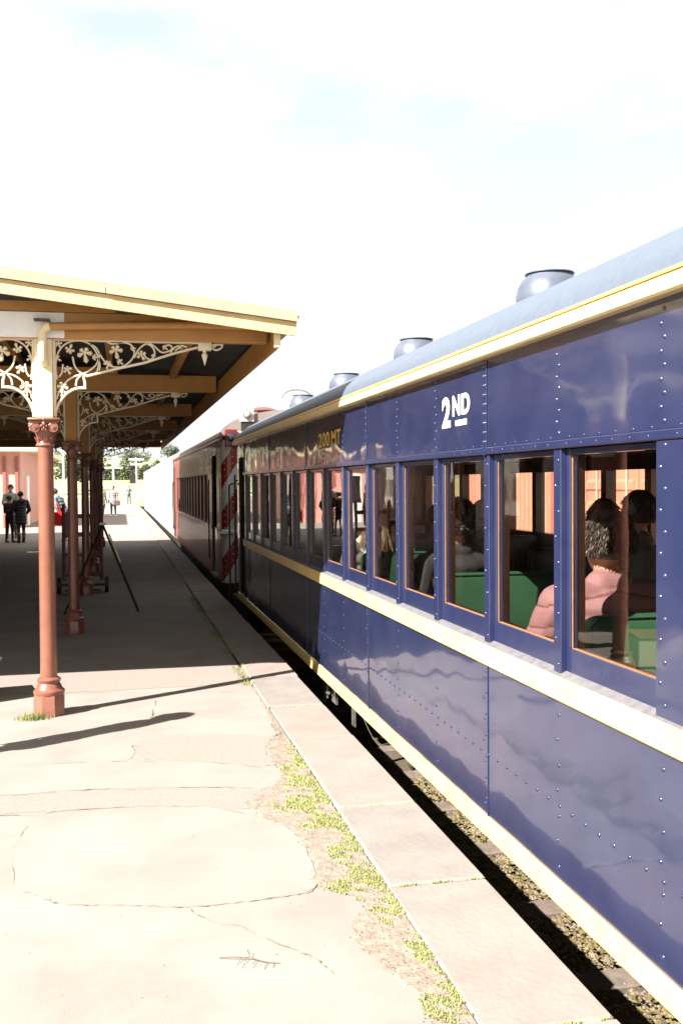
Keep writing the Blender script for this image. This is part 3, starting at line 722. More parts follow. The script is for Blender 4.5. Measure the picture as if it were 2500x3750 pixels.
for i in range(20): dome(rv, 15.60, .1+.11*i); dome(rv, 14.80, .1+.11*i) if .1+.11*i < .83 or .1+.11*i > 1.93 else None
y = BLUE0
while y < 15: dome(rv, y, .905, x=XT-.0215, r_=.004, h=.003); dome(rv, y+.03, .868, x=XT-.0185, r_=.004, h=.003) ; dome(rv, y, .035, x=XT-.012, r_=.005, h=.003); y += .075
# band rivets carry the band's own paint: separate piece
bandr = MB(); body = MB()
for (vv, src) in ((rv, None),):
    nv = 17
    for q in range(len(rv.v)//nv):
        x_, z_ = rv.v[q*nv][0], rv.v[q*nv][2]
        tgt = bandr if (.84 < z_ < .93 and x_ < XT-.015) or (.0 < z_ < .058) else body
        fs_ = [(i, (i+1) % 8, 8+(i+1) % 8, 8+i) for i in range(8)]+[(8+i, 8+(i+1) % 8, 16) for i in range(8)]
        tgt.add(rv.v[q*nv:(q+1)*nv], fs_)
stuff(BP(body, 'rivets', 'blue_trim', smooth=60)); stuff(BP(bandr, 'band_rivets', 'cream_band', smooth=60))
# lettering
def letters(txt, y_left, z0, hgt, width, m, parent, name='lettering', off=.012, x=XT-.0012):
    c = bpy.data.curves.new(name, 'FONT'); c.body = txt; c.size = 1; c.offset = off; c.extrude = 0; c.resolution_u = 6
    o = bpy.data.objects.new('tmp', c); col.objects.link(o)
    bpy.context.view_layer.update()
    dg = bpy.context.evaluated_depsgraph_get(); me = bpy.data.meshes.new_from_object(o.evaluated_get(dg)); bpy.data.objects.remove(o)
    co = np.array([v.co for v in me.vertices]); mn, mxx = co.min(0), co.max(0)
    for v in me.vertices:
        u = (v.co.x-mn[0])/(mxx[0]-mn[0]); t = (v.co.y-mn[1])/(mxx[1]-mn[1])
        v.co = Vector((x-bo[0], y_left-u*width-bo[1], z0+t*hgt-bo[2]))
    me.materials.clear(); me.materials.append(MATS[m])
    return link(name, me, parent)
lp = min(uppers, key=lambda o: abs(sum(v.co.y for v in o.data.vertices)/len(o.data.vertices)+bo[1]-6))
lp2 = min(uppers, key=lambda o: abs(sum(v.co.y for v in o.data.vertices)/len(o.data.vertices)+bo[1]-8.6))
letters('2', 5.455, 2.058, .172, .148, 'white_paint', lp, off=.04)
letters('N', 5.270, 2.115, .112, .120, 'white_paint', lp, off=.04)
letters('D', 5.122, 2.115, .112, .130, 'white_paint', lp, off=.04)
sub(MB().box(XT-.0012, XT-.0002, 5.045, 5.222, 2.060, 2.090), 'underscore', 'white_paint', lp)
yl = 9.096
for ch, wd, gp_ in (('2', .15, .02), ('0', .15, .02), ('0', .15, .085), ('M', .185, .03), ('T', .15, 0)):
    letters(ch, yl, 2.082, .127, wd, 'gold_paint', lp2, off=.012); yl -= wd+gp_
# interior
BP(MB().box(XT+.03, XT+2.87, BLUE0, 14.86, -.06, .0), 'floor', 'interior_floor')
BP(MB().box(XT+.14, XT+2.76, BLUE0, 14.86, 2.30, 2.34), 'ceiling', 'ceiling_dark')
BP(MB().box(XT+.14, XT+2.76, BLUE0, BLUE0+.05, 0, 2.3), 'partition', 'wood_dark')
BP(MB().box(XT+.14, XT+2.76, 14.80, 14.85, 0, 2.3), 'partition', 'wood_varnish')
XF = XT+2.87
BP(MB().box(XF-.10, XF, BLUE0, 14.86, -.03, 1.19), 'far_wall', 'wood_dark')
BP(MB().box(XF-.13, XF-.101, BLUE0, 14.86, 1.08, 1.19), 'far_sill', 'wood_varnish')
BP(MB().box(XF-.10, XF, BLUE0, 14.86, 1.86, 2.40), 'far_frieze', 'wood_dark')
for k in range(-13, 14):
    y = post_at(k)
    if y < BLUE0+.3: continue
    BP(MB().box(XF-.11, XF, y-.055, y+.055, 1.19, 1.86, b=.004), 'far_pillar', 'wood_varnish' if k % 2 else 'wood_dark')
    BP(MB().box(XF-.045, XF-.041, y+.056, y+PITCH-.056, 1.191, 1.859), 'far_pane', 'window_glass')
    if k % 2 == 0: BP(MB().box(XT+.16, XF-.14, y-.03, y+.03, 2.24, 2.299, b=.004), 'ceiling_rib', 'wood_dark')
BP(MB().box(XF-.40, XF-.14, BLUE0+.1, 14.7, 1.99, 2.01), 'luggage_rack', 'wood_varnish')
# seats: back to back pairs
def seatback(yc, xa, xb, m='seat_green', zt=1.165, lean=.06):
    b = MB(); pr = []
    w_ = .055
    out_ = [(-w_, .44), (-w_-.02, .80), (-w_+.005, zt-.05), (-w_+.025, zt-.012), (-.01, zt), (.035, zt-.01), (.055, zt-.06), (.07, .8), (.06, .44)]
    n = len(out_); rows = []
    xs = [xa, xa+.012, xa+.04, xa+.10, (xa+xb)/2, xb-.10, xb-.04, xb-.012, xb]
    vs_ = []
    for i, x in enumerate(xs):
        k = {0: .55, 1: .82, 2: .96, 6: .96, 7: .82, 8: .55}.get(i, 1.0); dz = {0: .035, 1: .014, 2: .004, 6: .004, 7: .014, 8: .035}.get(i, 0)
        for (q, z) in out_: vs_.append((x, yc+q*k, z-(dz if z > .7 else 0)))
    fs = [(i*n+j, i*n+(j+1) % n, (i+1)*n+(j+1) % n, (i+1)*n+j) for i in range(len(xs)-1) for j in range(n)]
    fs += [tuple(range(n)), tuple(range((len(xs)-1)*n+n-1, (len(xs)-1)*n-1, -1))]
    return b.add(vs_, fs)
SY = [4.06, 6.20, 8.28, 10.37, 12.45, 1.95, -.15, -2.3, -4.4, -6.5]
for y in SY:
    for (xa, xb, m_) in ((XT+.20, XT+1.18, 'seat_green'), (XT+1.72, XT+2.70, 'seat_blue')):
        s_ = BP(seatback(y, xa, xb), 'seat', m_, smooth=50)
        sub(MB().box(xa, xb, y+.08, y+.50, .36, .53, b=.03), 'seat_cushion', m_, s_)
        sub(MB().box(xa, xb, y-.50, y-.08, .36, .53, b=.03), 'seat_cushion', m_, s_)
        sub(MB().box(xa+.1, xb-.1, y-.06, y+.06, .01, .36), 'seat_pedestal', 'black_iron', s_)
        sub(MB().tube([(xa+.004, y-.045, .60), (xa+.001, y-.05, 1.0), (xa+.004, y-.035, 1.115), (xa+.03, y-.042, 1.150), (xb-.03, y-.042, 1.150)], .0045, 5), 'seat_piping', m_, s_)
# underframe
BP(MB().box(XT+.12, XT+.28, BLUE0, BLUE1, -.10, -.062), 'sole_bar', 'black_iron')
BP(MB().box(XT+.5, XT+2.4, BLUE0, BLUE1, -.30, -.07), 'underframe', 'black_iron')
def bogie(y, bx, parent, oo, mk):
    b = MB(); b.box(bx+.36, bx+.48, y-1.35, y+1.35, -.42, -.18); b.box(bx+2.40, bx+2.52, y-1.35, y+1.35, -.42, -.18); b.box(bx+.48, bx+2.4, y-.2, y+.2, -.4, -.2)
    for q in (-.9, .9): b.box(bx+.31, bx+.40, y+q-.12, y+q+.12, -.40, -.12, b=.02)
    o = relto(b, oo).build('bogie', mk, parent)
    for q in (-.95, .95):
        for x in (bx+.66, bx+2.27):
            relto(MB().cyl((x-.07, y+q, -.22), (x+.07, y+q, -.22), .44, n=28), oo).build('wheel', mk, o, 40)
bogie(12.9, XT, bc, bo, 'black_iron'); bogie(-5.5, XT, bc, bo, 'black_iron')
# brake gear hanging below the skirt
vg = MB(); vy = 6.9; vx = XT+.24
vg.cyl((vx, vy, -.08), (vx, vy, -.16), .030, n=14); vg.lathe([(.012, -.32), (.030, -.30), (.050, -.25), (.056, -.20), (.056, -.18), (.030, -.175), (.026, -.15)], 16, c=(vx, vy, 0))
vg.cyl((vx, vy+.02, -.13), (vx, vy+.75, -.13), .017, n=10); vg.cyl((vx+.02, vy+.1, -.07), (vx+.02, vy+.9, -.07), .017, n=10); vg.cyl((vx, vy+.09, -.13), (vx, vy+.16, -.13), .034, n=10)
BP(vg, 'brake_valve', 'grey_iron', smooth=40)
vg = MB(); vg.lathe([(.01, -.24), (.03, -.225), (.045, -.18), (.045, -.13), (.03, -.10)], 14, c=(vx, vy-.75, 0)); vg.cyl((vx, vy-.72, -.15), (vx, vy-.1, -.13), .004, n=6)
BP(vg, 'drain_cock', 'grey_iron', smooth=40)
vg = MB(); vg.cyl((vx-.02, vy+.45, -.05), (vx+.16, vy+.45, -.05), .085, n=20); vg.tube([(vx-.022+.0, vy+.45+.055*math.cos(t), -.05+.055*math.sin(t)) for t in [i*.45 for i in range(15)]], .008, 6)
BP(vg, 'air_reservoir', 'grey_iron', smooth=40)
vg = MB()
for i in range(16):
    t = i/15; vg.tube([(vx-.05, 8.6-1.3*t, -.06-.28*math.sin(t*2.2)), (vx-.05, 8.6-1.3*(t+.06), -.06-.28*math.sin((t+.06)*2.2))], .003, 4)
BP(vg, 'safety_chain', 'grey_iron')
for nm, sh in (('brake_hanger', lambda g: g.box(vx, vx+.02, 9.55, 9.75, -.42, -.05)), ('brake_rod', lambda g: g.cyl((vx-.03, 9.5, -.12), (vx-.03, 9.9, -.12), .012, n=8)),
    ('brake_lever', lambda g: g.cyl((vx-.03, 9.55, -.12), (vx-.03, 9.55, -.33), .012, n=8)), ('brake_lever', lambda g: g.cyl((vx-.03, 9.8, -.12), (vx-.03, 9.8, -.40), .012, n=8)),
    ('brake_pin', lambda g: g.cyl((vx-.04, 9.7, -.33), (vx-.04, 9.9, -.36), .016, n=8)), ('pipe_bracket', lambda g: g.box(vx+.03, vx+.06, 10.3, 10.36, -.55, -.05)), ('pipe_bracket', lambda g: g.box(vx+.03, vx+.06, 8.95, 9.0, -.50, -.05))):
    BP(sh(MB()), nm, 'grey_iron')
# handrails at the far end
hr = MB(); hr.tube([(XT-.06, 15.55, 1.76), (XT-.055, 15.9, 1.77), (XT-.05, 16.45, 1.74), (XT-.05, 16.5, 1.70), (XT-.05, 16.5, -.25)], .016, 8); hr.tube([(XT-.06, 15.56, 1.9), (XT-.06, 15.56, .15)], .014, 8); hr.tube([(XT-.06, 14.82, 1.9), (XT-.06, 14.82, .15)], .014, 8)
hr.tube([(XT-.06, 15.5, 1.80), (XT-.06, 15.2, 1.81)], .014, 8); hr.box(XT, XT+2.8, BLUE1+.02, 16.55, -.30, -.05); hr.box(XT+.05, XT+.15, 15.74, 16.5, -.5, -.3)
BP(hr, 'end_handrail', 'black_iron')
BP(MB().box(XT+.02, XF-.02, BLUE1-.05, BLUE1-.01, -.03, 2.42), 'end_wall', 'black_iron')
BP(MB().box(XT+.9, XT+2.0, BLUE1, 17.4, .0, 2.1), 'gangway_bellows', 'rubber')

# ---------------- maroon motor carriage
XM = 1.74; M0, M1 = 17.76, 34.0
mo = (XM+1.45, 26, -.9); mc = thing('railway_carriage', 'maroon riveted motor carriage with red and grey striped end, coupled beyond the blue one', 'railway carriage', mo, group='carriages of the train')
def MP(mb, name, m, parent=None, smooth=None): return relto(mb, mo).build(name, m, parent or mc, smooth)
def carside(P_, x, y0, y1, zs, m, door_ys, nwin, wy0, wy1, seammat, bandm, voidm='shadowed_window'):
    """panelled side, near-black sheets paint the dark inside of open windows: zs = bottom, belt, window bottom, window top, gutter"""
    zb, zl, zw0, zw1, zg = zs
    segs = sorted(door_ys); cur = y0
    spans = []
    for (a, c) in segs: spans.append((cur, a)); cur = c
    spans.append((cur, y1))
    for (a, c) in spans:
        if c-a < .06: continue
        k = max(1, round((c-a)/2.0)); st = (c-a)/k
        for i in range(k):
            P_(MB().box(x, x+.03, a+i*st+.003, a+(i+1)*st-.003, zb, zl-.04, b=.002), 'side_panel', m)
            P_(MB().box(x, x+.03, a+i*st+.003, a+(i+1)*st-.003, zw1+.03, zg, b=.002), 'letterboard_panel', m)
        P_(MB().box(x-.02, x+.03, a, c, zl-.038, zl+.03, b=.006), 'belt_rail', bandm)
        P_(MB().box(x-.012, x+.03, a, c, zw1-.005, zw1+.028, b=.004), 'window_rail', seammat)
    # window band: posts, sashes and dark sheets for the shade inside
    st = (wy1-wy0)/nwin
    for i in range(nwin+1):
        yy_ = wy0+i*st; P_(MB().box(x, x+.06, yy_-.055, yy_+.055, zw0-.045, zw1-.006, b=.004), 'window_post', seammat)
    for i in range(nwin):
        a = wy0+i*st+.056; s_ = P_(MB().box(x+.03, x+.055, a, a+st-.112, zw0-.04, zw0+.02), 'window_sash', m)
        relto(MB().box(x+.040, x+.045, a, a+st-.112, zw0+.0205, zw1-.006), mo if P_ is MP else so2).build('pane', voidm, s_)
    for (a, c) in spans:
        for (p, q) in ((a, min(c, wy0-.056)), (max(a, wy1+.056), c)):
            if q-p > .05: P_(MB().box(x, x+.03, p, q, zl+.031, zw1-.006, b=.002), 'side_panel', m)
doors = [(18.72, 19.72), (32.9, 33.7)]
so2 = mo
carside(MP, XM, M0+.2, M1, (.0, .93, .99, 1.965, 2.54), 'maroon_paint', doors, 12, 20.55, 32.3, 'maroon_paint', 'maroon_paint')
for a, c in doors:
    MP(MB().box(XM+.10, XM+.13, a, c, .05, 2.28), 'door', 'wood_dark'); MP(MB().box(XM, XM+.03, a+.002, c-.002, 2.30, 2.54), 'door_header', 'maroon_paint')
    for y in (a-.03, c+.03): MP(MB().tube([(XM-.05, y, .3), (XM-.06, y, .5), (XM-.06, y, 1.7), (XM-.05, y, 1.85)], .014, 6), 'handrail', 'black_iron')
    MP(MB().box(XM-.05, XM+.1, a+.05, c-.05, .02, .06), 'door_step', 'grey_iron')
MP(MB().box(XM+.031, XM+.09, M0+.22, M1, 0, .93), 'frame_lower', 'wood_dark'); MP(MB().box(XM+.35, XM+.40, M0+.3, M1, 0, 2.5), 'inner_wall', 'black_iron')
MP(MB().prism([(XM-.03, 2.54), (XM-.05, 2.56), (XM-.05, 2.60), (XM+.02, 2.62), (XM+.02, 2.54)], 'y', M0+.02, M1), 'gutter', 'maroon_paint')
MP(roofarc(XM+1.45, 1.48, 2.60, .50, M0+.05, M1, ny=10), 'roof', 'roof_grey', smooth=50)
# hood at the end
b = MB(); b.ell((XM+.35, M0+.45, 2.60), (.36, .55, .16), 20, 10); MP(b, 'roof_hood', 'roof_grey', smooth=60)
# end: quarter-round corner posts and flat end in warning stripes
def corner(xc, sgn):
    b = MB(); vs_ = []; nn = 9; r_ = .17
    for z in (0.0, 2.54):
        for i in range(nn):
            a = math.pi/2*i/(nn-1); vs_.append((xc-sgn*r_*math.cos(a), M0+r_-r_*math.sin(a), z))
    b.add(vs_, [(i, i+1, nn+i+1, nn+i) for i in range(nn-1)]); return b
MP(corner(XM+.17, 1), 'corner_post', 'warning_stripes', smooth=60); MP(corner(XM+2.73, -1), 'corner_post', 'warning_stripes', smooth=60)
MP(MB().box(XM+.17, XM+2.73, M0, M0+.03, 0, 2.54), 'end_panel', 'warning_stripes')
MP(MB().box(XM+.33, XM+1.0, M0-.012, M0-.001, 1.05, 2.05, b=.01), 'cab_window_frame', 'red_paint'); MP(MB().box(XM+.40, XM+.93, M0-.02, M0-.0125, 1.15, 1.98), 'cab_window', 'dark_glass')
MP(MB().box(XM-.005, XM+.3, M0-.02, M0+.3, .86, .95, b=.02), 'end_belt', 'silver_paint')
lm = MP(MB().box(XM+.06, XM+.27, M0-.14, M0-.002, 2.42, 2.72, b=.012), 'marker_lamp', 'red_paint')
relto(MB().cyl((XM+.165, M0-.141, 2.58), (XM+.165, M0-.17, 2.58), .085, n=24), mo).build('lamp_rim', 'black_iron', lm, 40); relto(MB().ell((XM+.165, M0-.165, 2.58), (.07, .03, .07), 18, 8), mo).build('lamp_lens', 'dark_glass', lm, 60)
hl = MP(MB().box(2.08, 2.33, M0+.0, M0+.26, 2.86, 3.10, b=.01), 'headlamp', 'silver_paint')
relto(MB().cyl((2.205, M0-.001, 2.99), (2.205, M0-.03, 2.99), .075, n=24), mo).build('lamp_rim', 'grey_iron', hl, 40); relto(MB().ell((2.205, M0-.02, 2.99), (.062, .03, .062), 18, 8), mo).build('lamp_lens', 'lamp_glass', hl, 60)
MP(MB().box(2.10, 2.31, M0+.02, M0+.24, 2.70, 2.86), 'headlamp_bracket', 'black_iron')
v_ = MP(MB().lathe([(.10, 2.95), (.10, 3.12), (.30, 3.125), (.31, 3.14), (.14, 3.20), (.06, 3.21)], 20, c=(2.65, 18.9, 0)), 'roof_ventilator', 'maroon_paint', smooth=40)
MP(MB().lathe([(.10, 2.95), (.10, 3.10), (.22, 3.11), (.1, 3.2)], 20, c=(3.1, 20.6, 0)), 'roof_ventilator', 'roof_grey', smooth=40)
MP(MB().box(3.0, 3.35, 17.2+.8, 18.6, 3.05, 3.32, b=.02), 'roof_box', 'silver_paint')
MP(MB().tube([(3.2+.28*math.cos(t), 18.3, 3.33+.16*math.sin(t)) for t in [i*.314 for i in range(11)]], .012, 6), 'cable_loop', 'grey_iron')
b = MB()
def dome2(b, x, y, z, r_=.011, ax='x'):
    if ax == 'x': dome(b, y, z, x=x, r_=r_, h=.007)
    else:
        vs_ = [(x+r_*math.cos(t), M0, z+r_*math.sin(t)) for t in [i*math.pi/3 for i in range(6)]]+[(x, M0-.008, z)]
        b.add(vs_, [(i, (i+1) % 6, 6) for i in range(6)])
y = 18.1
while y < 33.9:
    if not any(a-.02 < y < c+.02 for a, c in doors):
        for i in range(9): dome2(b, XM, y, .06+.1*i)
        for i in range(9): dome2(b, XM, y, 2.01+.062*i)
        if y > 20.4 and y < 32.5:
            pass
    y += .49
for i in range(13):
    yy_ = 20.55+i*(32.3-20.55)/12
    for q in range(8): dome2(b, XM, yy_, 1.0+.125*q)
for y in (18.1, 18.6, 19.85, 20.1):
    for q in range(26): dome2(b, XM, y, .06+.095*q)
stuff(MP(b, 'rivets', 'maroon_paint', smooth=60))
b = MB()
for z in [.06+.115*i for i in range(22)]:
    for x in (XM+.20, XM+.62, XM+1.05, XM+1.5): dome2(b, x, 0, z, ax='y')
    a_ = R_(45); 
for z in [.06+.115*i for i in range(22)]:
    cx_, cy_ = XM+.17-.17*math.cos(R_(50)), M0+.17-.17*math.sin(R_(50)); b.ell((cx_, cy_, z), (.011, .011, .011), 6, 4)
stuff(MP(b, 'end_rivets', 'silver_paint', smooth=60))
MP(MB().box(XM+.1, XM+2.8, M0+.05, M1, -.35, -.02), 'underframe', 'black_iron')
MP(MB().box(XM+.3, XM+2.6, M0-.25, M0+.02, -.5, -.15), 'buffer_beam', 'black_iron')
bogie(20.8, XM, mc, mo, 'black_iron'); bogie(31.2, XM, mc, mo, 'black_iron')
for i, y in enumerate((22.5, 24.2, 26, 28.3)): MP(MB().box(XM+.2, XM+.7, y, y+.9, -.5, -.1, b=.03), 'equipment_box', 'black_iron')

# ---------------- pale carriages beyond
def pale_car(y0, y1, label, m, xs, hgt):
    oo = (xs+1.45, (y0+y1)/2, -.9); t_ = thing('railway_carriage', label, 'railway carriage', oo, group='carriages of the train')
    P_ = lambda mb, name, m_, parent=None, smooth=None: relto(mb, oo).build(name, m_, parent or t_, smooth)
    P_(MB().box(xs, xs+.05, y0, y1, .0, .95, b=.01), 'side_panel', m); P_(MB().box(xs, xs+.05, y0, y1, 1.95, hgt, b=.01), 'letterboard_panel', m)
    k = int((y1-y0)/1.5); st = (y1-y0)/k
    for i in range(k+1): P_(MB().box(xs, xs+.05, max(y0, y0+i*st-.28), min(y1, y0+i*st+.28), .951, 1.949), 'window_post', m)
    for i in range(k): P_(MB().box(xs+.02, xs+.03, y0+i*st+.281, y0+(i+1)*st-.281, .951, 1.949), 'pane', 'dark_glass' if 0 else 'car_glass')
    P_(MB().box(xs-.02, xs, y0, y1, .90, .945, b=.004), 'belt_rail', m)
    P_(MB().box(xs+.02, xs+2.88, y0, y0+.05, 0, hgt), 'end_wall', 'deep_red_trim'); P_(MB().box(xs+.02, xs+2.88, y1-.05, y1, 0, hgt), 'end_wall', m)
    P_(MB().box(xs+2.85, xs+2.9, y0+.06, y1-.06, 0, hgt), 'far_side', m)
    P_(roofarc(xs+1.45, 1.47, hgt, .45, y0, y1, ny=4), 'roof', 'silver_paint', smooth=50)
    P_(MB().box(xs+.2, xs+2.7, y0+.1, y1-.1, -.5, -.02), 'underframe', 'black_iron')
    return t_
pale_car(34.9, 55, 'pale silver carriage coupled beyond the maroon one, washed out in the sun', 'silver_paint', 1.74, 2.62)
pale_car(56, 78, 'farthest pale carriage at the head of the train', 'silver_paint', 1.74, 2.6)

# ================================================================== THINGS ACROSS THE LINE (seen through the carriage)
def container(x, y, rz_, label, m='container_orange'):
    t_ = thing('shipping_container', label, 'shipping container', (x, y, 0), rz_, 'shipping containers beyond the train')
    def C_(mb, name, m_=m): return mb.build(name, m_, t_)
    b = MB(); n_ = 22; L_ = 6.06; pts = []
    for i in range(n_):
        a = -L_/2+.1+i*(L_-.2)/n_; s = (L_-.2)/n_
        pts += [(a, 0.0), (a+s*.35, 0.0), (a+s*.5, .04), (a+s*.85, .04)]
    vs_ = [(-.0+p[1], p[0], z) for p in pts for z in (.15, 2.45)]
    b.add(vs_, [(2*i, 2*i+2, 2*i+3, 2*i+1) for i in range(len(pts)-1)]); C_(b, 'corrugated_side')
    C_(MB().box(-.03, .09, -L_/2, L_/2, 0, .16, b=.01), 'bottom_rail'); C_(MB().box(-.03, .09, -L_/2, L_/2, 2.43, 2.55, b=.01), 'top_rail')
    for s in (-1, 1): C_(MB().box(-.035, .12, s*L_/2-.06, s*L_/2+.06, .0, 2.56, b=.01), 'corner_post')
    C_(MB().box(.1, 2.4, -L_/2+.05, L_/2-.05, .1, 2.5), 'box_body'); C_(MB().box(.0, 2.4, -L_/2, L_/2, 2.551, 2.57), 'lid')
    return t_
def louvre_container(x, y, rz_, label):
    """container end-on: double doors with pressed bars and locking rods"""
    t_ = thing('shipping_container', label, 'shipping container', (x, y, 0), rz_, 'shipping containers beyond the train')
    def C_(mb, name, m_='container_orange'): return mb.build(name, m_, t_)
    C_(MB().box(.06, 2.4, -3, 3, .05, 2.55), 'box_body')
    for y0 in (-3, -1.78, -.56, .66, 1.88):
        d = C_(MB().box(0, .055, y0+.02, y0+1.18, .12, 2.5, b=.01), 'door')
        for z in (.35, .8, 1.25, 1.7, 2.12): MB().prism([(-.0, z-.14), (-.035, z-.10), (-.035, z+.04), (0, z+.10)], 'y', y0+.12, y0+1.08).build('pressed_bar', 'container_orange', d)
        for q in (.35, .85): MB().cyl((-.05, y0+q, .15), (-.05, y0+q, 2.48), .014, n=6).build('locking_rod', 'silver_paint', d)
    return t_
container(9.4, 11.2, 0, 'orange red shipping container with ribbed side seen through the carriage windows')
louvre_container(9.4, 17.6, 0, 'orange red container with barred door panels farther along the yard')
container(9.5, 24.2, 0, 'rusty orange container farthest along the yard behind the train')
container(9.4, 4.6, 0, 'orange red container closest to the camera behind the train')
# red and white car parked in the yard
def yard_car(x, y, rz_, label):
    t_ = thing('parked_car', label, 'car', (x, y, 0), rz_)
    prof = [(-2.1,.35),(-2.15,.6),(-2.05,.9),(-1.3,1.02),(-.75,1.42),(.6,1.46),(1.3,1.12),(2.05,.95),(2.15,.6),(2.1,.35)]
    lo = [(-2.1,.30),(-2.15,.6),(-2.05,.88),(-1.3,1.0),(1.3,1.0),(2.05,.92),(2.15,.6),(2.1,.30)]
    MB().prism(lo, 'x', -.82, .82).build('body', 'red_paint', t_)
    MB().prism([(-1.28,1.001),(-.75,1.40),(.6,1.44),(1.28,1.001)], 'x', -.72, .72).build('cabin_glass', 'car_glass', t_)
    MB().prism([(-.78,1.401),(-.70,1.47),(.55,1.49),(.62,1.441)], 'x', -.70, .70).build('roof', 'white_paint', t_)
    MB().box(-.83, .83, -2.2, -2.1, .35, .6, b=.03).build('bumper', 'white_paint', t_)
    for sy in (-1.3, 1.3):
        for sx in (-.75, .75):
            w_ = MB().cyl((sx-.1, sy, .32), (sx+.1, sy, .32), .32, n=20).build('wheel', 'rubber', t_, 40); MB().cyl((sx-.11, sy, .32), (sx+.11, sy, .32), .18, n=14).build('rim', 'chrome', w_, 40)
    for sx in (-.6, .6): MB().ell((sx, -2.12, .72), (.12, .06, .09), 10, 6).build('headlight', 'lamp_glass', t_, 60)
    return t_
c_ = yard_car(8.1, 11.6, R_(10), 'red car with white roof parked in front of the containers')
c_.location = (6.9, 10.1, 0)

# ================================================================== PEOPLE
for nm, c, c2, ro in (('skin', (.55,.30,.20), (.50,.26,.17), .5), ('pink_jacket', (.30,.150,.165), (.265,.132,.146), .75), ('black_cloth', (.022,.022,.024), (.035,.034,.036), .75), ('black_puffer', (.012,.012,.014), (.02,.02,.022), .45),
    ('grey_cloth', (.12,.12,.115), (.16,.16,.15), .8), ('denim', (.03,.055,.10), (.045,.075,.13), .85), ('shirt_blue', (.24,.28,.33), (.30,.34,.39), .8), ('navy_cloth', (.02,.02,.045), (.03,.025,.05), .7), ('dark_trousers', (.018,.018,.022), (.025,.025,.03), .8),
    ('brown_coat', (.12,.05,.02), (.15,.065,.028), .8), ('shearling', (.78,.74,.66), (.68,.63,.55), .9), ('teal_jacket', (.10,.16,.16), (.14,.20,.19), .6), ('light_jacket', (.50,.50,.47), (.42,.42,.40), .8), ('mauve_coat', (.30,.24,.26), (.25,.20,.22), .8),
    ('hair_dark', (.034,.026,.021), (.06,.046,.036), .42), ('hair_grey', (.045,.032,.026), (.13,.11,.095), .45), ('hair_blonde', (.30,.19,.10), (.42,.30,.17), .5), ('hair_brown', (.07,.035,.018), (.11,.055,.028), .5), ('white_shoe', (.75,.75,.72), (.6,.6,.58), .6), ('boot_brown', (.05,.028,.018), (.07,.04,.025), .6), ('boot_fur', (.40,.34,.28), (.3,.25,.2), .9), ('red_bag', (.72,.012,.02), (.66,.01,.018), .55), ('eye', (.01,.01,.01), None, .2), ('strap_white', (.7,.7,.68), (.1,.1,.1), .6), ('phone_blue', (.30,.48,.62), None, .3), ('lips', (.35,.10,.08), None, .5), ('seam_pink', (.16,.06,.06), None, .7)):
    cl = any(q in nm for q in ('jacket', 'cloth', 'puffer', 'shirt', 'coat', 'denim', 'trousers'))
    mat(nm, c, ro, c2=c2, ns=30 if c2 else 6, bump=.0008 if c2 else 0, bs=120, wav=.006 if cl else 0, ws=9)
V = Vector
class Fig:
    def __init__(s): s.p = []
    def cap(s, a, b, ra, rb, m): s.p.append(('c', V(a), V(b), ra, rb, m)); return s
    def ell(s, c, r, m): s.p.append(('e', V(c), V(r), 0, 0, m)); return s
    def build(s, name, parent, vox, sm=4):
        b = MB()
        for (t, a, c, ra, rb, m) in s.p:
            if t == 'c':
                n_ = 12; d = c-a; L_ = d.length or 1e-4; d = d/L_; u = d.orthogonal().normalized(); v = d.cross(u); vs_ = []; rings = []
                for k in range(4): ph = math.pi/2*(1-k/4); rings.append((a-d*math.sin(ph)*ra, math.cos(ph)*ra))
                rings.append((a, ra)); rings.append((c, rb))
                for k in range(1, 5): ph = math.pi/2*k/4; rings.append((c+d*math.sin(ph)*rb, math.cos(ph)*rb))
                for (q, r_) in rings:
                    for i in range(n_): tt = 2*math.pi*i/n_; vs_.append(q+u*math.cos(tt)*max(r_, 1e-4)+v*math.sin(tt)*max(r_, 1e-4))
                K = len(rings); fs = [(k*n_+i, k*n_+(i+1) % n_, (k+1)*n_+(i+1) % n_, (k+1)*n_+i) for k in range(K-1) for i in range(n_)]
                fs += [tuple(range(n_-1, -1, -1)), tuple(range((K-1)*n_, K*n_))]; b.add(vs_, fs)
            else: b.ell(a, c, 16, 10)
        names = []
        for q in s.p:
            if q[5] not in names: names.append(q[5])
        me = b.mesh(name, names); o = bpy.data.objects.new('tmp', me); col.objects.link(o)
        md = o.modifiers.new('r', 'REMESH'); md.mode = 'VOXEL'; md.voxel_size = vox
        ms = o.modifiers.new('s', 'SMOOTH'); ms.iterations = sm; ms.factor = .5
        dg = bpy.context.evaluated_depsgraph_get(); me2 = bpy.data.meshes.new_from_object(o.evaluated_get(dg)); bpy.data.objects.remove(o); me2.name = name
        nf = len(me2.polygons); cen = np.empty(nf*3); me2.polygons.foreach_get('center', cen); cen = cen.reshape(-1, 3)
        best = np.full(nf, 1e9); idx = np.zeros(nf, int)
        for (t, a, c, ra, rb, m) in s.p:
            if t == 'c':
                A = np.array(a); D = np.array(c)-A; l2 = max(D@D, 1e-9); tt = np.clip((cen-A)@D/l2, 0, 1); dist = np.linalg.norm(cen-A-tt[:, None]*D, axis=1)-(ra+(rb-ra)*tt)
            else:
                q = np.linalg.norm((cen-np.array(a))/np.array(c), axis=1); dist = (q-1)*min(c)
            k = dist < best; best[k] = dist[k]; idx[k] = names.index(m)
        me2.materials.clear()
        for n_ in names: me2.materials.append(MATS[n_])
        me2.polygons.foreach_set('material_index', idx.astype('i4')); me2.shade_smooth()
        return link(name, me2, parent)
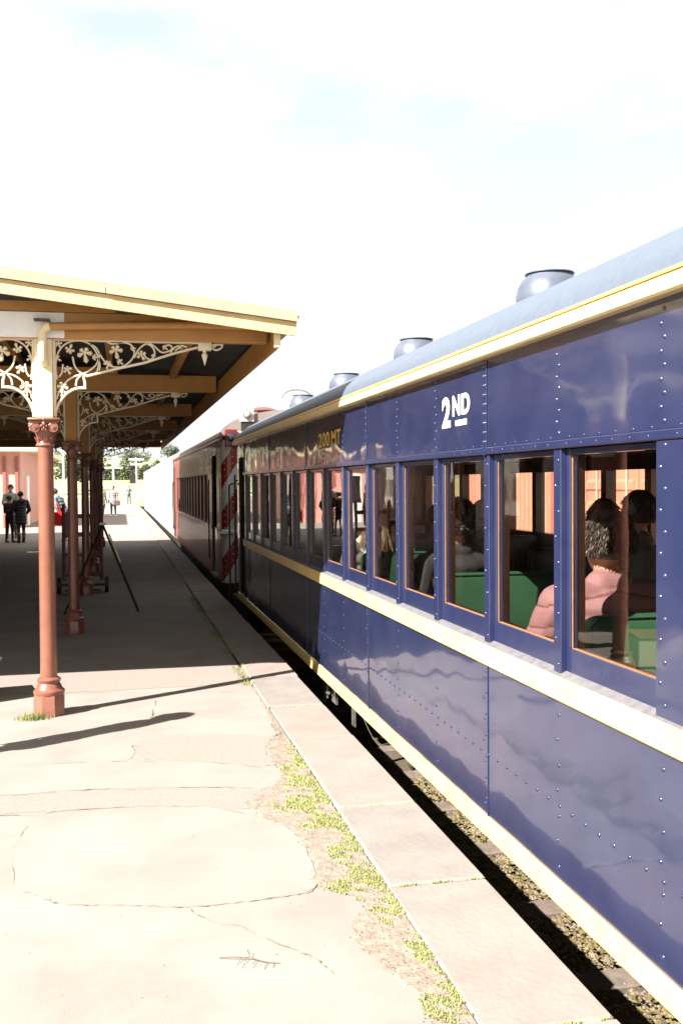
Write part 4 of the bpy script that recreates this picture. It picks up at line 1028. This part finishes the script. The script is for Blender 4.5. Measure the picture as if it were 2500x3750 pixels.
def head(F, c, yaw=0, pitch=0, s=1.0, m='skin'):
    """head centre c; looks along local +Y turned by yaw"""
    c = V(c); Mx = Matrix.Rotation(yaw, 3, 'Z') @ Matrix.Rotation(pitch, 3, 'X')
    q = lambda x, y, z: c+Mx @ V((x*s, y*s, z*s))
    F.ell(q(0, -.01, .02), (.076*s, .092*s, .102*s), m); F.cap(q(0, .03, -.05), q(0, .055, -.075), .048*s, .036*s, m); F.ell(q(0, .035, -.03), (.058*s, .055*s, .075*s), m)
    F.cap(q(0, .088, .015), q(0, .108, -.022), .010*s, .016*s, m); F.cap(q(-.03, .078, .028), q(.03, .078, .028), .014*s, .014*s, m)
    for sx in (-1, 1): F.cap(q(sx*.076, -.005, .02), q(sx*.080, -.012, -.022), .014*s, .010*s, m); F.ell(q(sx*.030, .084, .012), (.010*s,)*3, 'eye')
    F.cap(q(-.018, .090, -.050), q(.018, .090, -.050), .008*s, .008*s, 'lips'); return Mx
def hair(parent, c, Mx, s, m, style, seed=1, n_=900):
    r = random.Random(seed); c = V(c); b = MB()
    # cap of hair over skull and nape
    N_, K = 22, 12; vs_ = []
    for i in range(K+1):
        ph = math.pi*.70*i/K
        for j in range(N_):
            t = 2*math.pi*j/N_; x, y, z = math.sin(ph)*math.cos(t), math.sin(ph)*math.sin(t), math.cos(ph)
            lim = 1.0
            if y > .35 and z < .35: lim = .90
            k = lim*(1.0+.035*r.uniform(-1, 1))
            k *= {'wavy': 1.10, 'curly': 1.06}.get(style, 1.0)
            vs_.append(c+Mx @ (V((x*.088, y*.102-.012, z*.112+.022))*k*s))
    b.add(vs_, [(i*N_+j, (i+1)*N_+j, (i+1)*N_+(j+1) % N_, i*N_+(j+1) % N_) for i in range(K) for j in range(N_)])
    def lock(p0, d, ln, curl, wd):
        p = V(p0); d = d.normalized(); a = r.uniform(0, 6.28); pts = [p.copy()]; seg = 6 if style != 'long' else 8
        u = d.orthogonal().normalized(); v = d.cross(u)
        for k in range(seg):
            t = (k+1)/seg; g = V((0, 0, -1))*(.9 if style in ('long',) else .35)*t
            off = (u*math.cos(a+t*curl)+v*math.sin(a+t*curl))*(.35 if curl > 3 else .12)
            p = p+(d*(1-t*.7)+g+off).normalized()*(ln/seg); pts.append(p.copy())
        sd = d.cross(V((r.uniform(-1, 1), r.uniform(-1, 1), r.uniform(-1, 1)))).normalized(); vs2 = []
        for k, q in enumerate(pts):
            ww = wd*(1-.75*(k/seg)**2); vs2 += [q+sd*ww, q-sd*ww]
        b.add(vs2, [(2*k, 2*k+1, 2*k+3, 2*k+2) for k in range(seg)])
    for i in range(n_):
        ph = math.acos(r.uniform(-.25, 1)) if style != 'long' else math.acos(r.uniform(0, 1)); t = r.uniform(0, 2*math.pi)
        x, y, z = math.sin(ph)*math.cos(t), math.sin(ph)*math.sin(t), math.cos(ph)
        if y > .45 and z < .45: continue
        p0 = c+Mx @ (V((x*.086, y*.100-.012, z*.110+.022))*s*{'wavy': 1.08, 'curly': 1.05}.get(style, 1.0)); nrm = Mx @ V((x, y, z))
        if style == 'curly': lock(p0, nrm+V((0, 0, .2)), r.uniform(.035, .062)*s, 7, .0042)
        elif style == 'wavy': lock(p0, nrm*.30+V((0, 0, -.55))+V((r.uniform(-.35,.35), r.uniform(-.3,.3), 0))+V((-nrm.y, nrm.x, 0))*.35, r.uniform(.028, .05)*s, 3.5, .0030)
        elif style == 'long': lock(p0, nrm*.35+V((0, 0, -1)), r.uniform(.22, .34)*s, 1.2, .0036)
        else: lock(p0, nrm*.35+V((0, 0, -.6)), r.uniform(.02, .035)*s, 1, .0032)
    if style == 'bun': b.ell(c+Mx @ V((0, -.115*s, .05*s)), (.045*s, .04*s, .045*s), 12, 8)
    return b.build('hair', m, parent, 60)
def hand(F, wrist, d, m='skin', side=1, curl=.5, s=1.0, up=V((0, 0, 1))):
    w_ = V(wrist); d = V(d).normalized(); u = d.cross(up); u = u.normalized() if u.length > .1 else V((1, 0, 0)); nrm = u.cross(d).normalized()
    pc = w_+d*.045*s; F.cap(w_, w_+d*.03*s, .024*s, .028*s, m)
    for i, ln in enumerate((.066, .076, .070, .054)):
        k = pc+u*(i-1.5)*.019*s; F.cap(w_+u*(i-1.5)*.010*s, k+d*.03*s, .013*s, .010*s, m)
        a = k+d*.035*s; b_ = a+(d*math.cos(curl)-nrm*math.sin(curl))*ln*.5*s; c = b_+(d*math.cos(curl*2.2)-nrm*math.sin(curl*2.2))*ln*.5*s
        F.cap(a, b_, .0085*s, .008*s, m); F.cap(b_, c, .008*s, .0065*s, m)
    th = w_+d*.02*s-u*side*.026*s; t2 = th+(d*.6-u*side*.8-nrm*.3).normalized()*.038*s; F.cap(th, t2, .012*s, .0095*s, m); F.cap(t2, t2+(d*.9-nrm*.5).normalized()*.028*s, .0095*s, .0075*s, m)

def stander(label, loc, rz_, H=1.7, top='black_puffer', legs='dark_trousers', shoes='boot_brown', hairm='hair_dark', style='short', arms=None, coat=False, bulk=1.0, lean=0, yaw=0, stride=.05, pitch=0, vox=.014, group=None, boots=False, extra=None):
    t_ = thing('person', label, 'person', loc, rz_, group); k = H/1.72; F = Fig(); q = lambda x, y, z: V((x*k, y*k, z*k))
    hip = .90
    for sx in (-1, 1):
        fy = sx*stride; F.cap(q(sx*.085, 0, hip-.02), q(sx*.10, fy*.5+.01, .48), .088*k, .062*k, legs); F.cap(q(sx*.10, fy*.5+.01, .48), q(sx*.10, fy-.01, .12), .060*k, .042*k, legs if not boots else legs)
        if boots: F.cap(q(sx*.10, fy*.6, .30), q(sx*.10, fy-.01, .10), .062*k, .056*k, shoes)
        F.cap(q(sx*.10, fy-.035, .045), q(sx*.11, fy+.13, .036), .045*k, .038*k, shoes)
    ly = lambda z: lean*(z-hip)
    F.ell(q(0, 0, hip+.03), (.155*k*bulk, .115*k*bulk, .13*k), legs if not coat else top)
    for z, rx, ry in ((1.0, .145, .108), (1.10, .145, .108), (1.20, .158, .115), (1.30, .168, .118), (1.37, .155, .10)): F.ell(q(0, ly(z), z), (rx*k*bulk, ry*k*bulk, .085*k), top)
    if coat: 
        for z in (.68, .78, .88): F.ell(q(0, 0, z), (.165*k*bulk, .125*k*bulk, .09*k), top)
    sh = 1.385; F.cap(q(-.12, ly(sh), sh), q(.12, ly(sh), sh), .072*k, .072*k, top)
    F.cap(q(0, ly(1.42), 1.42), q(0, ly(1.5)+.01, 1.51), .055*k, .05*k, 'skin'); F.cap(q(-.03, ly(1.42)-.01, 1.435), q(.03, ly(1.42)-.01, 1.435), .066*k, .066*k, top)
    arms = arms or {}
    for sx in (-1, 1):
        S = q(sx*.185*(.6+.4*bulk), ly(sh), sh-.01); e, h = arms.get(sx, ((sx*.25, -.03, 1.10), (sx*.26, .05, .86))); E_, H_ = q(*e)+q(0, ly(e[2]), 0), q(*h)+q(0, ly(h[2]), 0)
        F.cap(S, E_, .062*k*bulk, .050*k*bulk, top); F.cap(E_, H_, .050*k*bulk, .036*k*bulk, top); d = (H_-E_).normalized(); hand(F, H_+d*.02, d, side=sx, s=k*1.05)
    hc = q(0, ly(1.62)+.02, 1.605); Mx = head(F, hc, yaw, pitch, k)
    if extra: extra(F, q)
    o = F.build('body', t_, vox); hair(t_, hc, Mx, k, hairm, style, seed=int(abs(loc[1]*100)) % 97, n_=420)
    return t_, k
def sitter(label, loc, rz_, H=1.7, top='black_cloth', legs='dark_trousers', hairm='hair_dark', style='short', bulk=1.0, arms=None, yaw=0, pitch=0, vox=.010, nh=1500, group=None, quilt=0, sh_z=.60, extra=None, hs=1.0, collar=None):
    """seated figure; loc = point on the seat under the hips"""
    t_ = thing('person', label, 'person', loc, rz_, group); k = H/1.72; F = Fig(); q = lambda x, y, z: V((x*k, y*k, z*k))
    F.ell(q(0, 0, .10), (.17*k*bulk, .13*k*bulk, .12*k), legs)
    for sx in (-1, 1):
        F.cap(q(sx*.095, .03, .085), q(sx*.11, .42, .07), .085*k, .065*k, legs); F.cap(q(sx*.11, .42, .07), q(sx*.11, .44, -.33), .062*k, .044*k, legs); F.cap(q(sx*.11, .42, -.39), q(sx*.11, .56, -.40), .042*k, .036*k, 'boot_brown')
    for z, rx, ry in ((.18, .150, .115), (.28, .150, .110), (.38, .162, .115), (.48, .178, .118), (.56, .168, .10)): F.ell(q(0, -.005, z), (rx*k*bulk, ry*k*bulk, .085*k), top)
    S_ = sh_z; F.cap(q(-.13*bulk, 0, S_-.015), q(.13*bulk, 0, S_-.015), .066*k*bulk, .066*k*bulk, top); F.cap(q(-.07, 0, S_+.025), q(.07, 0, S_+.025), .055*k, .055*k, top)
    F.cap(q(0, 0, S_+.03), q(0, .015, S_+.12), .056*k, .052*k, 'skin')
    F.cap(q(-.04, -.01, S_+.055), q(.04, -.01, S_+.055), .062*k, .062*k, collar or top)
    arms = arms or {}
    for sx in (-1, 1):
        S = q(sx*.185*(.5+.5*bulk), 0, S_-.03); e, h = arms.get(sx, ((sx*.25*bulk, .06, .30), (sx*.14, .30, .22))); E_, H_ = q(*e), q(*h)
        F.cap(S, E_, .066*k*bulk, .056*k*bulk, top); F.cap(E_, H_, .056*k*bulk, .042*k*bulk, top); d = (H_-E_).normalized(); hand(F, H_+d*.02, d, side=sx, s=k)
    hc = q(0, .02, S_+.215); Mx = head(F, hc, yaw, pitch, k*hs)
    if extra: extra(F, q)
    o = F.build('body', t_, vox)
    hair(t_, hc, Mx, k*hs, hairm, style, seed=int(abs(loc[1]*100)) % 97, n_=nh)
    if quilt:                                   # stitched channels of the padded jacket: thin sunk seams
        for z in (.16, .275, .385, .49):
            for q_ in (0,):
                pass
        me = o.data; co = np.empty(len(me.vertices)*3); me.vertices.foreach_get('co', co); co = co.reshape(-1, 3)
        nrm = np.empty(len(me.vertices)*3); me.vertices.foreach_get('normal', nrm); nrm = nrm.reshape(-1, 3)
        z = co[:, 2]/k; msk = (z > .12) & (z < S_+.06)
        ph = ((z+.035*np.abs(co[:, 0])/.2-.09) % .09)/.09; amp = .007*np.sqrt(np.abs(np.sin(np.pi*ph)))-.003
        co[msk] += nrm[msk]*amp[msk, None]
        me.vertices.foreach_set('co', co.ravel()); me.update()
        me.materials.append(MATS['seam_pink']); si = len(me.materials)-1; pinki = [i for i, m_ in enumerate(me.materials) if m_.name == top][0]
        for f in me.polygons:
            c = f.center; pz = ((c.z/k+.035*abs(c.x)/.2-.09) % .09)/.09
            if f.material_index == pinki and (pz < .05 or pz > .95) and c.z/k < S_+.03: f.material_index = si
    return t_, k
SZ = .56
# passengers, from the nearest window on
p1, k1 = sitter('passenger in a pink quilted jacket seen from behind in the nearest carriage window', (2.215, 4.30, SZ-.01), 0, 1.90, 'pink_jacket', 'dark_trousers', 'hair_grey', 'wavy', 1.36, vox=.010, nh=7000, quilt=1, sh_z=.60, hs=1.08, arms={-1: ((-.30, .16, .24), (-.16, .36, .22)), 1: ((.30, .10, .28), (.16, .32, .22))}, collar='pink_jacket')
sitter('passenger with untidy brown hair across the aisle behind the pink jacket', (3.12, 6.10, SZ-.05), R_(-20), 1.96, 'denim', 'dark_trousers', 'hair_brown', 'wavy', 1.0, nh=1000, sh_z=.63)
sitter('dark haired passenger turned sideways at the far side of the nearest window', (3.33, 6.0, SZ+.05), R_(70), 1.9, 'grey_cloth', 'dark_trousers', 'hair_dark', 'wavy', 1.05, nh=1100, sh_z=.62)
p3, k3 = sitter('passenger with black curly hair and a dark jacket in the third window', (2.235, 6.50, SZ), R_(4), 1.88, 'black_cloth', 'dark_trousers', 'hair_dark', 'curly', 1.3, nh=3600, vox=.009, hs=1.1, sh_z=.60, arms={-1: ((-.30, -.04, .30), (-.20, .22, .22)), 1: ((.28, .05, .30), (.16, .3, .22))})
sitter('passenger facing away in the shadows beyond the curly haired one', (3.2, 8.6, SZ), 0, 1.88, 'black_cloth', 'dark_trousers', 'hair_dark', 'short', 1.0, nh=700)
p5, k5 = sitter('passenger in a grey wool jacket holding up a phone in the fourth window', (2.78, 8.62, SZ), R_(-8), 1.82, 'grey_cloth', 'dark_trousers', 'hair_dark', 'short', 1.1, nh=800, arms={-1: ((-.30, .22, .42), (-.16, .36, .66)), 1: ((.25, .1, .32), (.1, .3, .3))})
ph = MB().box(-.075, .075, -.005, .005, -.04, .04, b=.004).build('mobile_phone', 'phone_blue'); ph.location = (2.69, 8.99, SZ+.76); ph.rotation_euler = (R_(-10), 0, R_(-5))
tag(ph, 'pale blue mobile phone held up sideways by a passenger', 'phone')
p6, k6 = sitter('long haired blonde passenger in a dark jacket with a cream fleece collar', (2.22, 8.72, SZ), 0, 1.86, 'grey_cloth', 'dark_trousers', 'hair_blonde', 'long', 1.08, nh=1500, sh_z=.59, collar='shearling', extra=lambda F, q: [F.cap(q(-.10, -.03, .655), q(.10, -.03, .655), .05, .05, 'shearling'), F.cap(q(-.13, -.02, .62), q(.13, -.02, .62), .045, .045, 'shearling')])
b = MB(); b.tube([(-.16, -.045, .66), (-.10, -.115, .58), (0, -.145, .48), (.10, -.148, .36), (.17, -.12, .24)], .026, 6, flat=((0, 1, 0), .2)); b.build('bag_strap', 'strap_white', p6)
sitter('passenger in a pale blue striped shirt with a raised elbow', (2.24, 10.72, SZ), R_(25), 1.86, 'shirt_blue', 'denim', 'hair_brown', 'short', 1.12, nh=800, arms={-1: ((-.28, .12, .32), (-.05, .34, .28)), 1: ((.28, .05, .3), (.1, .3, .25))})
sitter('passenger in a brown coat seated near the far end of the carriage', (2.35, 12.8, SZ), 0, 1.86, 'brown_coat', 'dark_trousers', 'hair_dark', 'short', 1.05, nh=500)

# people on the platform
GR = 'people on the platform'
stander('boy in a navy padded jacket with a red collar, leftmost of the group', (-3.38, 32.5, 0), R_(-35), 1.46, 'navy_cloth', 'dark_trousers', 'boot_brown', 'hair_dark', 'short', bulk=1.12, yaw=R_(-10), pitch=R_(-18), arms={1: ((.22, .10, 1.12), (.06, .30, 1.10)), -1: ((-.24, .05, 1.12), (-.10, .28, 1.05))}, group=GR, extra=lambda F, q: F.cap(q(-.05, -.05, 1.43), q(.05, -.05, 1.43), .05, .05, 'deep_red_trim'))
stander('woman in a long black padded coat, jeans and fur topped boots', (-3.02, 32.35, 0), R_(28), 1.58, 'black_puffer', 'denim', 'boot_brown', 'hair_dark', 'bun', coat=True, bulk=1.28, boots=True, pitch=R_(-12), arms={-1: ((-.30, .02, 1.12), (-.34, .28, 1.08)), 1: ((.30, 0, 1.10), (.24, .15, .95))}, group=GR, extra=lambda F, q: [F.cap(q(-.06, -.10, 1.40), q(.06, -.10, 1.40), .07, .07, 'black_puffer')]+[F.cap(q(sx*.10, sx*.03, .30), q(sx*.10, sx*.03, .31), .066, .066, 'boot_fur') for sx in (-1, 1)]+[F.cap(q(sx*.10, sx*.03, .20), q(sx*.10, sx*.03, .21), .063, .063, 'boot_fur') for sx in (-1, 1)])
stander('dark haired man in a pale jacket standing behind the woman in black', (-3.6, 35.2, 0), R_(178), 1.80, 'light_jacket', 'grey_cloth', 'boot_brown', 'hair_dark', 'short', pitch=R_(-15), arms={-1: ((-.24, .06, 1.12), (-.05, .28, 1.15)), 1: ((.24, .06, 1.12), (.05, .28, 1.12))}, group=GR, stride=.2)
rb, kb = stander('person in a teal jacket leaning over, holding a red bag', (-1.72, 33.0, 0), R_(60), 1.66, 'teal_jacket', 'denim', 'white_shoe', 'hair_dark', 'short', lean=.55, bulk=1.15, arms={-1: ((-.26, .05, 1.10), (-.20, .10, .90)), 1: ((.26, .15, 1.15), (.1, .35, 1.1))}, group=GR)
bag = thing('shopping_bag', 'bright red cloth shopping bag hanging from a hand beside a column', 'bag', (-1.98, 32.5, .52))
b = MB(); b.prism([(-.20, .02), (.16, -.02), (.20, .42), (-.14, .40)], 'y', -.05, .05); b.build('bag_body', 'red_bag', bag)
b = MB(); b.tube([(-.08, 0, .40), (-.02, .0, .60), (.05, 0, .72), (.09, 0, .60), (.12, 0, .41)], .014, 6); b.build('bag_handle', 'red_bag', bag)
stander('person in a mauve coat standing in the sun past the last column', (-.42, 58, 0), R_(160), 1.74, 'mauve_coat', 'denim', 'white_shoe', 'hair_brown', 'short', coat=True, bulk=1.2, vox=.02, group=GR)
hb = thing('handbag', 'small brown handbag carried by the person in the mauve coat', 'bag', (-.22, 57.7, .62)); MB().box(-.17, .17, -.06, .06, 0, .28, b=.03).build('bag_body', 'bark', hb); MB().tube([(-.1, 0, .28), (0, 0, .42), (.1, 0, .28)], .012, 6).build('bag_handle', 'bark', hb)
stander('person in a light coat standing in the sun left of the mauve coat', (-1.05, 59, 0), R_(-150), 1.70, 'light_jacket', 'denim', 'white_shoe', 'hair_brown', 'short', coat=True, bulk=1.15, vox=.02, group=GR)
stander('distant person walking up the platform beside the pale carriages', (.75, 96, 0), R_(170), 1.72, 'grey_cloth', 'denim', 'boot_brown', 'hair_dark', 'short', vox=.025, group=GR)
stander('person in an orange safety vest near the pink store', (-3.9, 30.4, 0), R_(-110), 1.76, 'container_orange', 'dark_trousers', 'boot_brown', 'hair_dark', 'short', vox=.02, group=GR)
# two off-frame people added left of the camera to cast shadows on the platform
stander('off-frame person in a brown coat, added to cast a shadow past the nearest column', (-1.35, 6.62, 0), R_(20), 1.72, 'brown_coat', 'denim', 'boot_brown', 'hair_brown', 'short', coat=True, vox=.018, group=GR)
stander('off-frame person in a long dark coat, added left of the camera for shadow', (-2.5, 3.95, 0), R_(-20), 1.66, 'black_cloth', 'denim', 'boot_brown', 'hair_dark', 'short', coat=True, vox=.018, group=GR)

# ================================================================== THINGS UNDER THE CANOPY
ts = thing('a_frame_stand', 'dark A-frame stand with two pairs of legs and a pale board edge between the columns', 'stand', (-.253, 14.25, 0))
for sx, x0 in ((1, .215-(-.253)), (-1, -.771+.253)):
    for y in (-.18, .13): MB().tube([(0, y*.25, 1.215), (x0, y, 0)], .014, 4).build('leg', 'black_iron', ts)
def lerp3(t, y): return (x0r*t, y*t*.8, 1.215*(1-t))
x0r = .468
b = MB(); n0, n1 = .12, .44
b.add([(x0r*n0+.022, -.03, 1.215*(1-n0)), (x0r*n1+.022, -.10, 1.215*(1-n1)), (x0r*n1+.022, .30, 1.215*(1-n1)), (x0r*n0+.022, .20, 1.215*(1-n0)), (x0r*n0+.034, -.03, 1.215*(1-n0)+.006), (x0r*n1+.034, -.10, 1.215*(1-n1)+.006), (x0r*n1+.034, .30, 1.215*(1-n1)+.006), (x0r*n0+.034, .20, 1.215*(1-n0)+.006)], [(0,1,2,3),(4,5,6,7),(0,1,5,4),(1,2,6,5),(2,3,7,6),(3,0,4,7)])
b.build('board', 'cream_paint', ts)
MB().box(-.045, .05, -.06, .06, 1.20, 1.235, b=.01).build('top_clamp', 'white_paint', ts)
MB().tube([(-.02, 0, 1.2), (.04, 0, 1.5)], .006, 5).build('hook', 'black_iron', ts)
bw = thing('luggage_barrow', 'dark red two wheeled luggage barrow standing upright against the third column', 'luggage barrow', (-.62, 16.85, 0))
for x in (-.30, .30): 
    MB().tube([(x, -.02, .20), (x, .10, 1.45)], .028, 6).build('side_rail', 'maroon_paint', bw)
    w_ = MB().cyl((x*1.25-.03, 0, .13), (x*1.25+.03, 0, .13), .13, n=20).build('wheel', 'black_iron', bw, 40)
for z in (.30, .62, .95, 1.25): MB().box(-.30, .30, -.02+.12*(z-.2)/1.25, .02+.12*(z-.2)/1.25, z-.035, z+.035).build('cross_bar', 'maroon_paint', bw)
MB().box(-.40, .40, -.02, .02, .11, .15).build('axle', 'black_iron', bw); MB().box(-.28, .28, -.28, .0, .05, .075).build('toe_plate', 'black_iron', bw)
bx = thing('timber_box', 'low cream painted timber box at the left edge of the platform', 'box', (-1.30, 8.65, 0), R_(12))
MB().box(-.25, .25, -.25, .25, .02, .285, b=.008).build('side', 'fret_cream', bx); MB().box(-.26, .26, -.26, .26, .2855, .305, b=.005).build('lid', 'wood_bead', bx)
pudd = MB().ell((0, 0, 0), (.32, .16, .003), 20, 4).build('puddle', 'lamp_glass', None, 60, (-2.2, 27.6, .004)); tag(pudd, 'small shiny puddle on the shaded asphalt beyond the second column', 'puddle')
lt = MB(); lt.add([(-.02, -.012, .0), (.025, -.008, .004), (.02, .014, .0), (-.012, .012, .007)], [(0, 1, 2, 3)])
tag(lt.build('paper_scrap', 'phone_blue', None, None, (-.56, 7.12, .008)), 'tiny pale blue paper scrap lying in the shadow near the red column', 'litter')

# ================================================================== DISTANCE
def tree(name, label, x, y, z0, h, wr, m, seed, nl=2600, group=None, leaf_s=.16):
    r = random.Random(seed); t_ = thing(name, label, 'tree', (x, y, z0), 0, group)
    b = MB(); b.tube([(0, 0, -.3), (.05*h*.1, 0, h*.25), (0, .1, h*.5), (.1, 0, h*.8)], [.035*h, .028*h, .02*h, .006*h], 8)
    lobes = []
    for i in range(11):
        a = r.uniform(0, 6.28); rr = r.uniform(.2, .75)*wr; zz = h*r.uniform(.38, .86); p = V((math.cos(a)*rr, math.sin(a)*rr, zz)); lobes.append((p, wr*r.uniform(.28, .5)))
        b.tube([(0, 0, h*r.uniform(.2, .4)), tuple(p*.6+V((0, 0, h*.15))), tuple(p)], [.012*h, .008*h, .003*h], 5)
    lobes.append((V((0, 0, h*.8)), wr*.45)); b.build('trunk', 'bark', t_)
    b = MB()
    for i in range(nl):
        p, q = lobes[r.randrange(len(lobes))]; d = V((r.gauss(0, 1), r.gauss(0, 1), r.gauss(0, 1))).normalized(); p = p+V((d.x*q, d.y*q, d.z*q*.75))*r.uniform(.55, 1.05)
        s_ = leaf_s*r.uniform(.6, 1.5); u = V((r.gauss(0, 1), r.gauss(0, 1), r.gauss(0, 1))).normalized(); v = u.orthogonal().normalized()
        b.add([p-u*s_, p+v*s_*.7, p+u*s_, p-v*s_*.7], [(0, 1, 2, 3)])
    b.build('crown', m, t_); return t_
TG = 'trees beyond the station'
tree('bushy_tree', 'grey green bushy tree nearest the pink building', -16.2, 150, 0, 8.0, 3.2, 'foliage_grey', 1, group=TG)
tree('bushy_tree', 'rounded olive tree between the first and second columns', -11.3, 150, 0, 8.6, 4.0, 'foliage_light', 2, group=TG)
tree('bushy_tree', 'small dark tree just right of the rounded olive tree', -7.4, 160, 0, 6.5, 2.6, 'foliage_dark', 3, group=TG)
tree('round_tree', 'dark round tree standing above the long green hedge', 3.2, 235, 2, 8.4, 3.8, 'foliage_dark', 4, group=TG)
tree('bushy_tree', 'grey tree half hidden behind the carriage roofs', 10.8, 215, 2, 8.8, 3.4, 'foliage_grey', 5, group=TG)
tree('bushy_tree', 'low bush left of the pink building corner trees', -19, 145, 0, 5, 3, 'foliage_grey', 7, group=TG)
r = random.Random(77); b = MB()
for i in range(17000):
    x = r.uniform(-9, 13); t = (x+9)/22; hh = 5.2+.5*math.sin(x*1.1)+.4*math.sin(x*2.7+1)
    p = V((x, 205+r.uniform(-1.6, 1.6), .8+hh*math.sqrt(r.random()))); s_ = .17*r.uniform(.6, 1.5)
    u = V((r.gauss(0, 1), r.gauss(0, 1), r.gauss(0, 1))).normalized(); v = u.orthogonal().normalized()
    b.cur = 0 if math.sin(x*2.2)+math.sin(p.z*1.9+x)+r.uniform(-.6, .6) > -.3 else 1
    b.add([p-u*s_, p+v*s_*.7, p+u*s_, p-v*s_*.7], [(0, 1, 2, 3)])
stuff(b.build('treeline', ['foliage_light', 'foliage_grey']))
def pole(x, y, h, arms_, label):
    t_ = thing('telegraph_pole', label, 'pole', (x, y, 0), 0, 'white poles with cross arms')
    MB().cyl((0, 0, -.5), (0, 0, h), .13, .10, 8).build('mast', 'white_paint', t_)
    for z, w_ in arms_: MB().box(-w_, w_, -.10, .10, z-.09, z+.09).build('cross_arm', 'white_paint', t_)
pole(-.85, 125, 4.5, ((3.9, 1.1),), 'white pole with one wide cross arm before the hedge')
pole(1.9, 125, 5.1, ((4.9, .9), (4.3, .7)), 'white pole with two short cross arms before the hedge')
pole(-8.6, 110, 4.3, ((3.9, .8), (3.6, .6)), 'white pole with cross arms seen between the first two columns')
pole(-6.0, 112, 6.5, ((5.6, .4),), 'slim tall pole behind the second column')
sg = thing('signal_board', 'small black square signal board on a post beside the head of the train', 'signal', (1.05, 90, 0)); MB().box(-.28, .28, -.04, .04, 1.9, 2.75, b=.02).build('board', 'black_iron', sg); MB().cyl((0, 0, 0), (0, 0, 1.9), .05, n=8).build('post', 'cream_paint', sg)
fn = thing('white_fence', 'long low white fence across the end of the yard', 'fence', (-5, 118, 0))
for i in range(26): MB().box(-20+i*1.6-.05, -20+i*1.6+.05, -.05, .05, 0, 1.1).build('picket_post', 'white_paint', fn)
for z in (.5, .95): MB().box(-20, 20.2, -.065, -.052, z-.05, z+.05).build('fence_rail', 'white_paint', fn)
